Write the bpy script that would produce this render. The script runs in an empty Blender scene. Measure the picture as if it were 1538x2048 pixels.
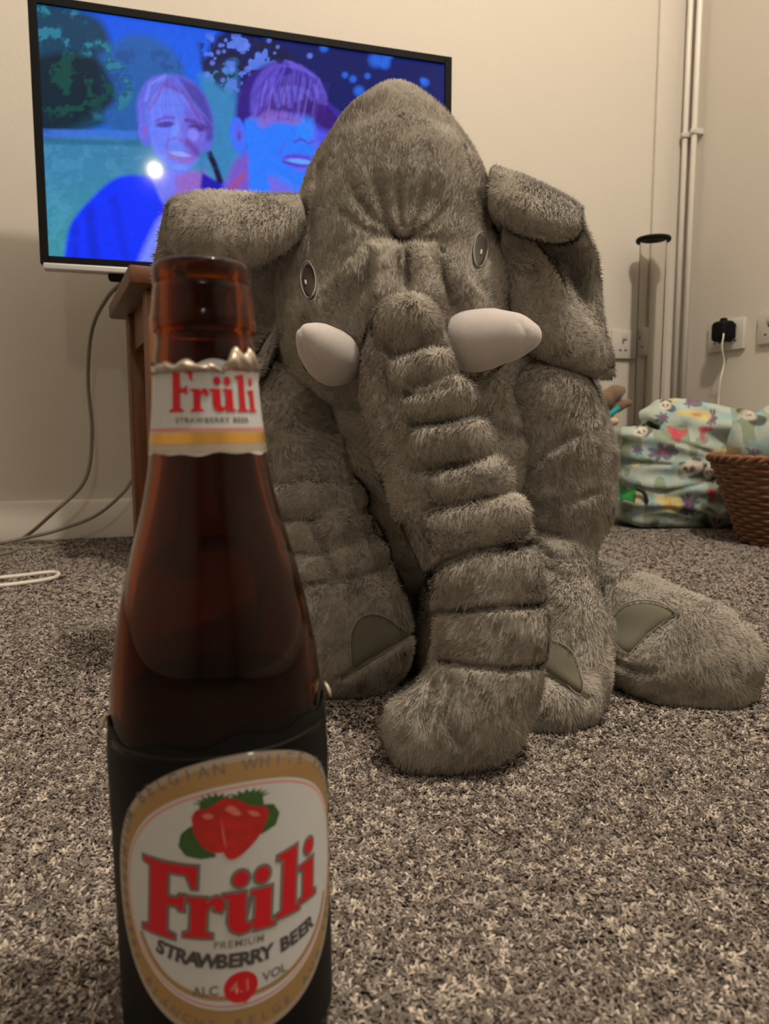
import bpy, bmesh, math, random
import numpy as np
from mathutils import Vector, Matrix
from mathutils.bvhtree import BVHTree
import openvdb as vdb
RNG = np.random.default_rng(7)
random.seed(7)
SC = bpy.context.scene
COL = SC.collection
PI = math.pi

# ---------------------------------------------------------------- camera
H = 0.185                       # lens height above the carpet
F = 1440.0                      # focal length in pixels of the 1538 x 2048 frame
PITCH = math.radians(6.1)
cam_d = bpy.data.cameras.new('camera')
cam_d.sensor_fit = 'VERTICAL'; cam_d.sensor_height = 36.0
cam_d.lens = F / 2048 * 36.0
cam_d.clip_start = 0.01
cam_d.dof.use_dof = True
cam_d.dof.focus_distance = 0.47
cam_d.dof.aperture_fstop = 15.0
cam = bpy.data.objects.new('camera', cam_d); COL.objects.link(cam)
cam.location = (0, 0, H); cam.rotation_euler = (PI/2 - PITCH, 0, 0)
SC.camera = cam
# ---------------------------------------------------------------- view, world
SC.view_settings.view_transform = 'Standard'
SC.view_settings.look = 'None'
SC.view_settings.exposure = 0.0
SC.view_settings.gamma = 1.0
SC.view_settings.use_curve_mapping = False
world = bpy.data.worlds.new('room'); SC.world = world; world.use_nodes = True
world.node_tree.nodes['Background'].inputs[0].default_value = (0.9, 0.75, 0.6, 1)
world.node_tree.nodes['Background'].inputs[1].default_value = 0.0
SC.cycles.max_bounces = 12; SC.cycles.diffuse_bounces = 4; SC.cycles.transmission_bounces = 10
SC.cycles.glossy_bounces = 4; SC.cycles.use_denoising = True
SC.cycles.caustics_reflective = False; SC.cycles.caustics_refractive = False

def point(name, loc, power, radius, colr):
    l = bpy.data.lights.new(name, 'POINT'); l.energy = power; l.shadow_soft_size = radius; l.color = colr
    o = bpy.data.objects.new(name, l); COL.objects.link(o); o.location = loc
    return o
WARM = (1.0, 0.875, 0.72)
KEY = point('ceiling_lamp_light', (0.40, 0.16, 1.85), 68, 0.045, WARM)      # lamp hanging over the photographer
REAR = point('rear_lamp_light', (0.41, -1.75, 1.53), 15, 0.018, WARM)       # lamp further back in the room

# ---------------------------------------------------------------- projection helpers
cP, sP = math.cos(PITCH), math.sin(PITCH)
def W(px, py, Y):
    s = -(py - 1024) / F; r = (px - 769) / F
    yw = cP + s*sP; zw = -sP + s*cP
    k = Y / yw
    return np.array([r*k, Y, H + zw*k])
def proj(P):
    P = np.asarray(P); y = P[..., 1]; z = P[..., 2] - H; x = P[..., 0]
    d = y*cP - z*sP; u = y*sP + z*cP
    d = np.where(np.abs(d) < 1e-6, 1e-6, d)
    return 769 + F*x/d, 1024 - F*u/d
def floorY(py):
    return H / math.tan(PITCH + math.atan((py-1024)/F))
def G(px, py):                  # the floor point under a pixel
    return W(px, py, floorY(py))

# ---------------------------------------------------------------- colour + materials
def lin(c):
    c = np.asarray(c, float)/255.0
    return np.where(c <= 0.04045, c/12.92, ((c+0.055)/1.055)**2.4)
def rgba(r, g, b):
    l = lin((r, g, b)); return (float(l[0]), float(l[1]), float(l[2]), 1.0)
class NT:
    def __init__(s, name):
        s.m = bpy.data.materials.new(name); s.m.use_nodes = True
        s.t = s.m.node_tree; s.b = s.t.nodes['Principled BSDF']
    def n(s, typ, **kw):
        x = s.t.nodes.new(typ)
        for k, v in kw.items():
            if k in x.inputs: x.inputs[k].default_value = v
            else: setattr(x, k, v)
        return x
    def l(s, a, b): s.t.links.new(a, b)
    def set(s, **kw):
        for k, v in kw.items(): s.b.inputs[k.replace('_', ' ')].default_value = v
        return s
def mat_plain(name, c, rough=0.6, metal=0.0, bump=0.0, bscale=200.0, var=0.0, vscale=20.0, spec=0.5, sheen=0.0, coat=0.0):
    M = NT(name); M.set(Base_Color=c, Roughness=rough, Metallic=metal, Specular_IOR_Level=spec, Sheen_Weight=sheen, Coat_Weight=coat)
    tc = M.n('ShaderNodeTexCoord')
    if var > 0:
        nz = M.n('ShaderNodeTexNoise', Scale=vscale, Detail=4.0); M.l(tc.outputs['Object'], nz.inputs['Vector'])
        mr = M.n('ShaderNodeMapRange'); mr.inputs['To Min'].default_value = 1-var; mr.inputs['To Max'].default_value = 1+var
        M.l(nz.outputs['Fac'], mr.inputs['Value'])
        mx = M.n('ShaderNodeVectorMath', operation='SCALE'); mx.inputs[0].default_value = c[:3]
        M.l(mr.outputs['Result'], mx.inputs['Scale']); M.l(mx.outputs['Vector'], M.b.inputs['Base Color'])
    if bump > 0:
        nb = M.n('ShaderNodeTexNoise', Scale=bscale, Detail=3.0); M.l(tc.outputs['Object'], nb.inputs['Vector'])
        bp = M.n('ShaderNodeBump', Distance=bump, Strength=1.0); M.l(nb.outputs['Fac'], bp.inputs['Height']); M.l(bp.outputs['Normal'], M.b.inputs['Normal'])
    return M.m
def mat_attr(name, rough=0.8, sheen=0.0, mult=(1, 1, 1), spec=0.3, bump=0.0, bscale=300.0, pile=False):
    M = NT(name); M.set(Roughness=rough, Sheen_Weight=sheen, Specular_IOR_Level=spec)
    at = M.n('ShaderNodeAttribute', attribute_name='tint')
    vm = M.n('ShaderNodeVectorMath', operation='MULTIPLY'); vm.inputs[1].default_value = mult
    M.l(at.outputs['Color'], vm.inputs[0]); M.l(vm.outputs['Vector'], M.b.inputs['Base Color'])
    if pile:
        an = M.n('ShaderNodeAttribute', attribute_name='pile_normal'); df = M.n('ShaderNodeBsdfDiffuse', Roughness=.6)
        M.l(an.outputs['Vector'], df.inputs['Normal']); M.l(vm.outputs['Vector'], df.inputs['Color'])
        tr = M.n('ShaderNodeBsdfTranslucent'); mx = M.n('ShaderNodeMixShader'); mx.inputs[0].default_value = .30
        M.l(vm.outputs['Vector'], tr.inputs['Color']); M.l(an.outputs['Vector'], tr.inputs['Normal'])
        M.l(df.outputs['BSDF'], mx.inputs[1]); M.l(tr.outputs['BSDF'], mx.inputs[2])
        M.l(mx.outputs['Shader'], M.t.nodes['Material Output'].inputs['Surface']); M.t.nodes.remove(M.b); return M.m
    if bump > 0:
        tc = M.n('ShaderNodeTexCoord')
        nb = M.n('ShaderNodeTexNoise', Scale=bscale, Detail=3.0); M.l(tc.outputs['Object'], nb.inputs['Vector'])
        bp = M.n('ShaderNodeBump', Distance=bump); M.l(nb.outputs['Fac'], bp.inputs['Height']); M.l(bp.outputs['Normal'], M.b.inputs['Normal'])
    return M.m
def mat_wood(name, c1, c2, axis='Z'):
    M = NT(name); M.set(Roughness=0.42, Specular_IOR_Level=0.5)
    tc = M.n('ShaderNodeTexCoord'); mp = M.n('ShaderNodeMapping')
    mp.inputs['Scale'].default_value = (60, 60, 5) if axis == 'Z' else (5, 60, 60)
    nz = M.n('ShaderNodeTexNoise', Scale=1.0, Detail=6.0, Distortion=1.2)
    M.l(tc.outputs['Object'], mp.inputs['Vector']); M.l(mp.outputs['Vector'], nz.inputs['Vector'])
    cr = M.n('ShaderNodeValToRGB'); cr.color_ramp.elements[0].color = c1; cr.color_ramp.elements[1].color = c2
    cr.color_ramp.elements[0].position = .3; cr.color_ramp.elements[1].position = .7
    M.l(nz.outputs['Fac'], cr.inputs['Fac']); M.l(cr.outputs['Color'], M.b.inputs['Base Color'])
    bp = M.n('ShaderNodeBump', Distance=0.0004); M.l(nz.outputs['Fac'], bp.inputs['Height']); M.l(bp.outputs['Normal'], M.b.inputs['Normal'])
    return M.m

M_WALL = mat_plain('cream_wall_paint', (0.64, 0.595, 0.535, 1), .75, bump=.0004, bscale=160, var=.02, vscale=3)
M_CEIL = mat_plain('white_ceiling_paint', (0.66, 0.64, 0.6, 1), .8, bump=.0003)
M_GLOSSW = mat_plain('white_gloss_trim', (0.78, 0.74, 0.68, 1), .35, bump=.0001)
M_WPLAST = mat_plain('white_plastic', (0.60, 0.57, 0.53, 1), .35, bump=.00002)
M_BLACK = mat_plain('black_plastic', (0.005, 0.005, 0.006, 1), .6, bump=.00004, spec=.12)
M_DARK = mat_plain('dark_recess', (0.02, 0.02, 0.02, 1), .7)
M_SILVER = mat_plain('silver_plastic', (0.62, 0.62, 0.62, 1), .32, metal=.6, bump=.00003)
M_WOOD = mat_wood('oiled_brown_pine', rgba(84, 46, 22), rgba(132, 80, 42))
M_WOODX = mat_wood('oiled_brown_pine_top', rgba(78, 44, 26), rgba(112, 68, 42), 'X')
M_GCABLE = mat_plain('grey_cable_sheath', rgba(128, 122, 108), .5, bump=.00003)
M_WCABLE = mat_plain('white_cable_sheath', rgba(225, 220, 210), .45, bump=.00003)

# ---------------------------------------------------------------- object helpers
def tag(o, label=None, cat=None, group=None, kind=None):
    if label: o['label'] = label
    if cat: o['category'] = cat
    if group: o['group'] = group
    if kind: o['kind'] = kind
    return o
def empty(name, loc, label=None, cat=None, group=None, rot=(0, 0, 0)):
    o = bpy.data.objects.new(name, None); COL.objects.link(o); o.location = loc; o.rotation_euler = rot
    o.empty_display_size = .02
    return tag(o, label, cat, group)
def wloc(o):
    p = np.zeros(3)
    while o is not None: p = p+np.array(o.location); o = o.parent
    return p
def mesh_np(name, V, tris=None, quads=None, mat=None, parent=None, smooth=True, local=False, normals=None, tint=None):
    V = np.asarray(V, np.float64).reshape(-1, 3)
    if parent is not None and not local: V = V - wloc(parent)
    tris = np.zeros((0, 3), np.int32) if tris is None else np.asarray(tris, np.int32).reshape(-1, 3)
    quads = np.zeros((0, 4), np.int32) if quads is None else np.asarray(quads, np.int32).reshape(-1, 4)
    me = bpy.data.meshes.new(name)
    me.vertices.add(len(V)); me.vertices.foreach_set('co', V.astype(np.float32).ravel())
    nl = tris.size + quads.size; npoly = len(tris)+len(quads)
    me.loops.add(nl); me.loops.foreach_set('vertex_index', np.concatenate([quads.ravel(), tris.ravel()]))
    me.polygons.add(npoly)
    st = np.concatenate([np.arange(len(quads))*4, len(quads)*4 + np.arange(len(tris))*3]).astype(np.int32)
    me.polygons.foreach_set('loop_start', st)
    me.update(calc_edges=True); me.validate()
    if smooth: me.polygons.foreach_set('use_smooth', np.ones(len(me.polygons), bool))
    if tint is not None:
        a = me.attributes.new('tint', 'FLOAT_COLOR', 'POINT')
        t = np.ones((len(V), 4), np.float32); t[:, :3] = np.asarray(tint).reshape(len(V), -1)
        a.data.foreach_set('color', t.ravel())
    if normals is not None:
        n = normals/np.maximum(np.linalg.norm(normals, axis=1, keepdims=True), 1e-9)
        a = me.attributes.new('pile_normal', 'FLOAT_VECTOR', 'POINT'); a.data.foreach_set('vector', n.astype(np.float32).ravel())
    if mat: me.materials.append(mat)
    o = bpy.data.objects.new(name, me); COL.objects.link(o)
    if parent is not None: o.parent = parent
    return o
def obj_bm(name, bm, mat, parent=None, smooth=False, local=False):
    bmesh.ops.recalc_face_normals(bm, faces=bm.faces)
    if parent is not None and not local: bmesh.ops.translate(bm, verts=bm.verts, vec=-Vector(wloc(parent)))
    me = bpy.data.meshes.new(name); bm.to_mesh(me); bm.free()
    me.materials.append(mat)
    if smooth:
        me.polygons.foreach_set('use_smooth', np.ones(len(me.polygons), bool))
        try: me.set_sharp_from_angle(angle=math.radians(40))
        except Exception: pass
    o = bpy.data.objects.new(name, me); COL.objects.link(o)
    if parent is not None: o.parent = parent
    return o
def box_bm(bm, c, size, M=None, bevel=0.0, seg=2):
    r = bmesh.ops.create_cube(bm, size=1.0)
    vs = r['verts']
    bmesh.ops.scale(bm, vec=Vector(size), verts=vs)
    if bevel > 0:
        es = list({e for v in vs for e in v.link_edges})
        rr = bmesh.ops.bevel(bm, geom=es, offset=bevel, segments=seg, affect='EDGES', profile=.5)
        vs = list({v for v in rr['verts']} | {v for v in vs if v.is_valid})
    T = Matrix.Translation(Vector(c)) @ (M.to_4x4() if M is not None else Matrix())
    bmesh.ops.transform(bm, matrix=T, verts=vs)
    return vs
def tube_geo(pts, rad, seg=10, closed=False, cap=True):
    pts = np.asarray(pts, float); n = len(pts)
    rad = np.full(n, rad) if np.isscalar(rad) else np.asarray(rad)
    T = np.gradient(pts, axis=0) if not closed else np.roll(pts, -1, 0)-np.roll(pts, 1, 0)
    T /= np.maximum(np.linalg.norm(T, axis=1, keepdims=True), 1e-9)
    up = np.array([0, 0, 1.0]) if abs(T[0][2]) < .9 else np.array([1.0, 0, 0])
    N = np.zeros_like(pts); a = np.cross(T[0], up); a /= np.linalg.norm(a); N[0] = a
    for i in range(1, n):
        a = N[i-1] - T[i]*np.dot(N[i-1], T[i]); N[i] = a/np.linalg.norm(a)
    B = np.cross(T, N)
    th = np.linspace(0, 2*PI, seg, endpoint=False)
    V = (pts[:, None] + rad[:, None, None]*(np.cos(th)[None, :, None]*N[:, None]+np.sin(th)[None, :, None]*B[:, None])).reshape(-1, 3)
    q = []
    for i in range(n if closed else n-1):
        j = (i+1) % n
        for k in range(seg):
            k2 = (k+1) % seg
            q.append((i*seg+k, i*seg+k2, j*seg+k2, j*seg+k))
    t = []
    if cap and not closed:
        V = np.vstack([V, pts[0], pts[-1]]); c0 = len(V)-2
        for k in range(seg):
            k2 = (k+1) % seg
            t.append((c0, k2, k)); t.append((c0+1, (n-1)*seg+k, (n-1)*seg+k2))
    return V, q, t
def catmull(P, m):
    P = np.asarray(P, float); Q = np.vstack([2*P[0]-P[1], P, 2*P[-1]-P[-2]]); out = []
    t = np.linspace(0, 1, m, endpoint=False)[:, None]
    for i in range(1, len(Q)-2):
        a, b, c, d = Q[i-1], Q[i], Q[i+1], Q[i+2]
        out.append(.5*((2*b)+(-a+c)*t+(2*a-5*b+4*c-d)*t**2+(-a+3*b-3*c+d)*t**3))
    out.append(P[-1:]); return np.vstack(out)
def lathe_geo(prof, seg=64):
    prof = np.asarray(prof, float); th = np.linspace(0, 2*PI, seg, endpoint=False)
    V = np.stack([prof[:, 0, None]*np.cos(th), prof[:, 0, None]*np.sin(th), np.repeat(prof[:, 1, None], seg, 1)], -1).reshape(-1, 3)
    q = []
    for i in range(len(prof)-1):
        for k in range(seg):
            k2 = (k+1) % seg
            q.append((i*seg+k, i*seg+k2, (i+1)*seg+k2, (i+1)*seg+k))
    return V, q

# ---------------------------------------------------------------- noise and distance fields
_tab = np.random.default_rng(11).random(1 << 16).astype(np.float32)
def vnoise(P, scale):
    Q = np.asarray(P, np.float32)*scale + 100.0
    I = np.floor(Q).astype(np.int64); f = Q-I; f = f*f*(3-2*f); r = 0
    for dx in (0, 1):
        for dy in (0, 1):
            for dz in (0, 1):
                h = ((I[..., 0]+dx)*73856093 ^ (I[..., 1]+dy)*19349663 ^ (I[..., 2]+dz)*83492791) & 0xffff
                w = (f[..., 0] if dx else 1-f[..., 0])*(f[..., 1] if dy else 1-f[..., 1])*(f[..., 2] if dz else 1-f[..., 2])
                r = r + w*_tab[h]
    return r
def smin(a, b, k):
    h = np.maximum(k-np.abs(a-b), 0)/k
    return np.minimum(a, b)-h*h*k*.25
def s_ell(P, c, r):
    q = P-np.asarray(c, np.float32); r = np.asarray(r, np.float32)
    k0 = np.linalg.norm(q/r, axis=-1); k1 = np.linalg.norm(q/(r*r), axis=-1)
    return k0*(k0-1)/np.maximum(k1, 1e-6)
def s_cap(P, a, b, ra, rb):
    a = np.asarray(a, np.float32); b = np.asarray(b, np.float32); ba = b-a
    h = np.clip(((P-a)@ba)/max(float(ba@ba), 1e-9), 0, 1)
    return np.linalg.norm(P-a-h[..., None]*ba, axis=-1)-(ra+(rb-ra)*h)
def PX(t):                       # (px, py, Y, radius in px) -> centre, radius in metres
    return W(t[0], t[1], t[2]), t[3]*t[2]/F
def s_chain(P, pts, k=.004):
    d = None
    for a, b in zip(pts[:-1], pts[1:]):
        (pa, ra), (pb, rb) = PX(a), PX(b)
        e = s_cap(P, pa, pb, ra, rb); d = e if d is None else smin(d, e, k)
    return d
def groove(P, poly, width, depth, ymax, taper=True):
    x, y = proj(P); best = np.full(x.shape, 1e9); s = PYscale(P)
    n = len(poly)-1; amt = np.ones_like(best)
    for i in range(n):
        a = np.array(poly[i], float); b = np.array(poly[i+1], float); ba = b-a
        h = np.clip(((x-a[0])*ba[0]+(y-a[1])*ba[1])/max(ba@ba, 1e-9), 0, 1)
        d = np.hypot(x-a[0]-h*ba[0], y-a[1]-h*ba[1]); m = d < best
        best = np.where(m, d, best); amt = np.where(m, (i+h)/n, amt)
    g = depth*np.exp(-(best*s/width)**2)*(P[..., 1] < ymax)
    if taper: g = g*np.sqrt(np.clip(1-amt, 0, 1))
    return g
def PYscale(P): return P[..., 1]/F
def surface(fn, lo, hi, vox):
    lo = np.array(lo, float); hi = np.array(hi, float)
    n = np.ceil((hi-lo)/vox).astype(int)+1
    ax = [lo[i]+vox*np.arange(n[i]) for i in range(3)]
    out = np.empty(n, np.float32); step = max(1, int(600000//(n[1]*n[2])))
    for i in range(0, n[0], step):
        P = np.stack(np.meshgrid(ax[0][i:i+step], ax[1], ax[2], indexing='ij'), -1).astype(np.float32)
        out[i:i+step] = fn(P)
    out = np.clip(out, -4*vox, 4*vox)
    for i in range(3):           # close the field at the box sides
        sl = [slice(None)]*3
        for e in (0, -1): sl[i] = e; out[tuple(sl)] = np.maximum(out[tuple(sl)], .5*vox)
    g = vdb.FloatGrid(float(4*vox)); g.copyFromArray(out)
    V, Q = g.convertToQuads(isovalue=0.0)
    V = V*vox+lo; Q = Q.astype(np.int32)
    # orient outwards
    c = V[Q].mean(1); n_ = np.cross(V[Q[:, 2]]-V[Q[:, 0]], V[Q[:, 3]]-V[Q[:, 1]])
    vol = (c*n_).sum()
    if vol < 0: Q = Q[:, ::-1]
    return relax(V, Q, 2), Q
def relax(V, Q, it):
    V = V.copy(); e = np.vstack([Q[:, [0, 1]], Q[:, [1, 2]], Q[:, [2, 3]], Q[:, [3, 0]]]); e = np.vstack([e, e[:, ::-1]])
    cnt = np.bincount(e[:, 0], minlength=len(V)).astype(float)
    for _ in range(it):
        A = np.stack([np.bincount(e[:, 0], V[e[:, 1], k], len(V)) for k in range(3)], 1)/np.maximum(cnt, 1)[:, None]
        V = .5*V+.5*A
    return V
def vnormals(V, Q):
    n = np.cross(V[Q[:, 2]]-V[Q[:, 0]], V[Q[:, 3]]-V[Q[:, 1]])
    N = np.zeros_like(V)
    for k in range(4):
        for c in range(3): N[:, c] += np.bincount(Q[:, k], n[:, c], len(V))
    return N/np.maximum(np.linalg.norm(N, axis=1, keepdims=True), 1e-12)
def swirl(P, sc):
    return np.stack([vnoise(P+7.1, sc), vnoise(P+31.7, sc), vnoise(P+53.3, sc)], -1)-.5
def fur_blades(V, N, Q, spacing, length, width, comb=(0, 0, -1), messy=1.0, keep=None, tilt=1.0, clump=70.0):
    """short pile: one tapered blade per sample; returns verts, tris, normals, tint"""
    T = np.vstack([Q[:, [0, 1, 2]], Q[:, [0, 2, 3]]])
    A = .5*np.linalg.norm(np.cross(V[T[:, 1]]-V[T[:, 0]], V[T[:, 2]]-V[T[:, 0]]), axis=1)
    C = V[T].mean(1); n = N[T].mean(1)
    view = C-np.array([0, 0, H]); view /= np.linalg.norm(view, axis=1, keepdims=True)
    away = (n*view).sum(1)
    dens = np.where(away > .45, .12, 1.0)
    cnt = RNG.poisson(A*dens/spacing**2); idx = np.repeat(np.arange(len(T)), cnt)
    a = RNG.random(len(idx)); b = RNG.random(len(idx)); m = a+b > 1; a[m] = 1-a[m]; b[m] = 1-b[m]
    t = T[idx]; c = 1-a-b
    P = V[t[:, 0]]*c[:, None]+V[t[:, 1]]*a[:, None]+V[t[:, 2]]*b[:, None]
    n = N[t[:, 0]]*c[:, None]+N[t[:, 1]]*a[:, None]+N[t[:, 2]]*b[:, None]
    n /= np.maximum(np.linalg.norm(n, axis=1, keepdims=True), 1e-9)
    if keep is not None:
        k = keep(P); P = P[k]; n = n[k]
    M = len(P)
    d = np.asarray(comb)*.8 + swirl(P, 22)*3.2*messy + swirl(P, clump)*2.6*messy + RNG.normal(0, .28, (M, 3))
    d -= n*(d*n).sum(1, keepdims=True); dn = np.linalg.norm(d, axis=1, keepdims=True); d /= np.maximum(dn, 1e-9)
    L = length*(.65+.7*RNG.random(M))*(.75+.55*vnoise(P, 60))
    tl = tilt*(.9+.5*RNG.random(M))
    w = np.cross(n, d); dirv = n + d*tl[:, None]; dirv /= np.linalg.norm(dirv, axis=1, keepdims=True)
    hw = (width*(.6+.8*RNG.random(M)))[:, None]*.5
    base = P-n*.0006
    V3 = np.stack([base-w*hw, base+w*hw, base+dirv*L[:, None]], 1).reshape(-1, 3)
    nn = n*1.0 + dirv*.45 + swirl(P, 130)*1.05 + swirl(P, 300)*.6 + w*RNG.normal(0, .3, M)[:, None]
    NN = np.repeat(nn, 3, 0)
    g = .86+.28*RNG.random(M); g = g*(.93+.16*vnoise(P, 45))
    tn = np.stack([g*.86, g*.86, g*1.12], 1).reshape(-1, 1)  # paler fibre tips, with root shade baked into the blade colour
    return V3, np.arange(3*M).reshape(-1, 3), NN, np.repeat(tn, 3, 1)
def furry(name, V, Q, mat, parent, spacing=.00105, length=.0040, width=.00075, **kw):
    N = vnormals(V, Q)
    BV, BT, BN, TN = fur_blades(V, N, Q, spacing, length, width, **kw)
    VV = np.vstack([V, BV]); NN = np.vstack([N, BN])
    t0 = np.repeat((.86+.2*vnoise(V, 260))[:, None], 3, 1)
    return mesh_np(name, VV, BT+len(V), Q, mat, parent, normals=NN, tint=np.vstack([t0, TN]))
# ================================================================ the room
ANG = math.radians(18.0)
U = np.array([math.cos(ANG), math.sin(ANG), 0.0])       # along the television wall
Vv = np.array([-math.sin(ANG), math.cos(ANG), 0.0])     # into the television wall
CORNER = np.array([0.672, 1.68, 0.0])
RM = Matrix(((U[0], Vv[0], 0), (U[1], Vv[1], 0), (0, 0, 1)))
def RP(u, v, z=0.0): return CORNER + u*U + v*Vv + np.array([0, 0, z])
ROOM_U, ROOM_V, ROOM_H = 2.9, 5.8, 2.15
def slab(name, u0, u1, v0, v1, z0, z1, mat, parent=None, bevel=0.0, kind='structure'):
    bm = bmesh.new(); c = RP((u0+u1)/2, (v0+v1)/2, (z0+z1)/2)
    box_bm(bm, c, (u1-u0, v1-v0, z1-z0), RM, bevel)
    o = obj_bm(name, bm, mat, parent, smooth=bevel > 0)
    if kind: o['kind'] = kind
    return o
# carpet material for the floor
def carpet_mat():
    M = NT('flecked_grey_carpet'); M.set(Roughness=.95, Specular_IOR_Level=.1)
    tc = M.n('ShaderNodeTexCoord')
    v = M.n('ShaderNodeTexNoise', Scale=330.0, Detail=3.0, Roughness=.7); M.l(tc.outputs['Object'], v.inputs['Vector'])
    cr = M.n('ShaderNodeValToRGB'); e = cr.color_ramp.elements
    e[0].position = .36; e[0].color = rgba(84, 78, 73); e[1].position = .66; e[1].color = rgba(160, 150, 140)
    m = cr.color_ramp.elements.new(.5); m.color = rgba(118, 110, 103)
    M.l(v.outputs['Fac'], cr.inputs['Fac']); M.l(cr.outputs['Color'], M.b.inputs['Base Color'])
    bp = M.n('ShaderNodeBump', Distance=.002, Strength=.8); M.l(v.outputs['Fac'], bp.inputs['Height']); M.l(bp.outputs['Normal'], M.b.inputs['Normal'])
    return M.m
M_CARPET = carpet_mat()
floor = slab('floor', -ROOM_U-.1, .1, -ROOM_V-.1, .1, -.05, 0, M_CARPET)
slab('ceiling', -ROOM_U-.1, .1, -ROOM_V-.1, .1, ROOM_H, ROOM_H+.05, M_CEIL)
slab('wall_back', -ROOM_U-.05, .05, 0, .05, 0, ROOM_H, M_WALL)
slab('wall_right', 0, .05, -ROOM_V, 0, 0, ROOM_H, M_WALL)
slab('wall_left', -ROOM_U-.05, -ROOM_U, -ROOM_V, 0, 0, ROOM_H, M_WALL)
slab('wall_front', -ROOM_U-.05, .05, -ROOM_V-.05, -ROOM_V, 0, ROOM_H, M_WALL)
def skirting(name, u0, u1, v0, v1):
    o = slab(name, u0, u1, v0, v1, 0.0, .071, M_GLOSSW, bevel=.004); return o
skirting('baseboard_back', -ROOM_U, 0, -.013, 0)
skirting('baseboard_right', -.013, 0, -ROOM_V, -.013)
slab('light_band_relief_1', -.088, -.038, -.009, 0, .071, ROOM_H, M_WALL, bevel=.003)  # shallow relief added to imitate a lighter band of light on the wall

# carpet pile: loops standing on the floor, past counting
def carpet_pile():
    def zone(y0, y1, sp, ln, wd):
        n = int((y1-y0)*(.58*(y1+y0)+.26)/sp**2)
        y = np.sqrt(RNG.random(n)*(y1**2-y0**2)+y0**2); x = (RNG.random(n)*2-1)*(.58*y+.13)
        rel = np.stack([x, y], 1)-CORNER[:2]
        ok = ((rel@Vv[:2]) < -.016) & ((rel@U[:2]) < -.016); x = x[ok]; y = y[ok]; n = len(x)
        P = np.stack([x, y, np.zeros(n)], 1)
        a = RNG.random(n)*2*PI; c = vnoise(P, 520)*.75+vnoise(P, 240)*.2+RNG.random(n)*.22
        w = np.stack([np.cos(a), np.sin(a), np.zeros(n)], 1)*(wd*(.7+.6*RNG.random(n)))[:, None]*.5
        b = RNG.random(n)*2*PI; tl = .35+.8*RNG.random(n)
        d = np.stack([np.cos(b)*tl, np.sin(b)*tl, np.ones(n)], 1); d /= np.linalg.norm(d, axis=1, keepdims=True)
        L = (ln*(.7+.6*RNG.random(n)))[:, None]
        p1 = P+d*L*.6; p2 = P+d*L+np.stack([np.cos(b), np.sin(b), np.zeros(n)], 1)*L*.5
        Vt = np.stack([P-w, P+w, p1+w, p1-w, p2+w*.7, p2-w*.7], 1).reshape(-1, 3)
        k = np.arange(n)[:, None]*6
        q = np.concatenate([k+np.array([[0, 1, 2, 3]]), k+np.array([[3, 2, 4, 5]])])
        dark, mid, lite = lin((128, 119, 112)), lin((186, 175, 165)), lin((250, 238, 224))
        c = np.clip((c-.45)/.42, 0, 1)[:, None]; c = .5+(c-.5)*(.82 if y0 < .3 else .7 if y0 < .6 else .25)
        col = np.where(c < .5, dark+(mid-dark)*c*2, mid+(lite-mid)*(c*2-1))
        nn = np.repeat(np.array([[0, 0, 1.0]])+d*.6+RNG.normal(0, .25, (n, 3)), 6, 0)
        return Vt, q, np.repeat(col, 6, 0), nn
    Vs, Qs, Cs, Ns = [], [], [], []; o = 0
    for z in ((.16, .42, .00088, .0018, .0012), (.42, .75, .00138, .0022, .0018), (.75, 1.8, .0027, .0026, .0028)):
        v, q, c, n = zone(*z); Vs.append(v); Qs.append(q+o); Cs.append(c); Ns.append(n); o += len(v)
    ob = mesh_np('carpet_pile', np.vstack(Vs), None, np.vstack(Qs), mat_attr('carpet_yarn', rough=.95, spec=.1, sheen=.1, pile=True), normals=np.vstack(Ns), tint=np.vstack(Cs))
    tag(ob, 'flecked grey brown carpet pile covering the floor', 'carpet', kind='stuff')
carpet_pile()

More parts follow.
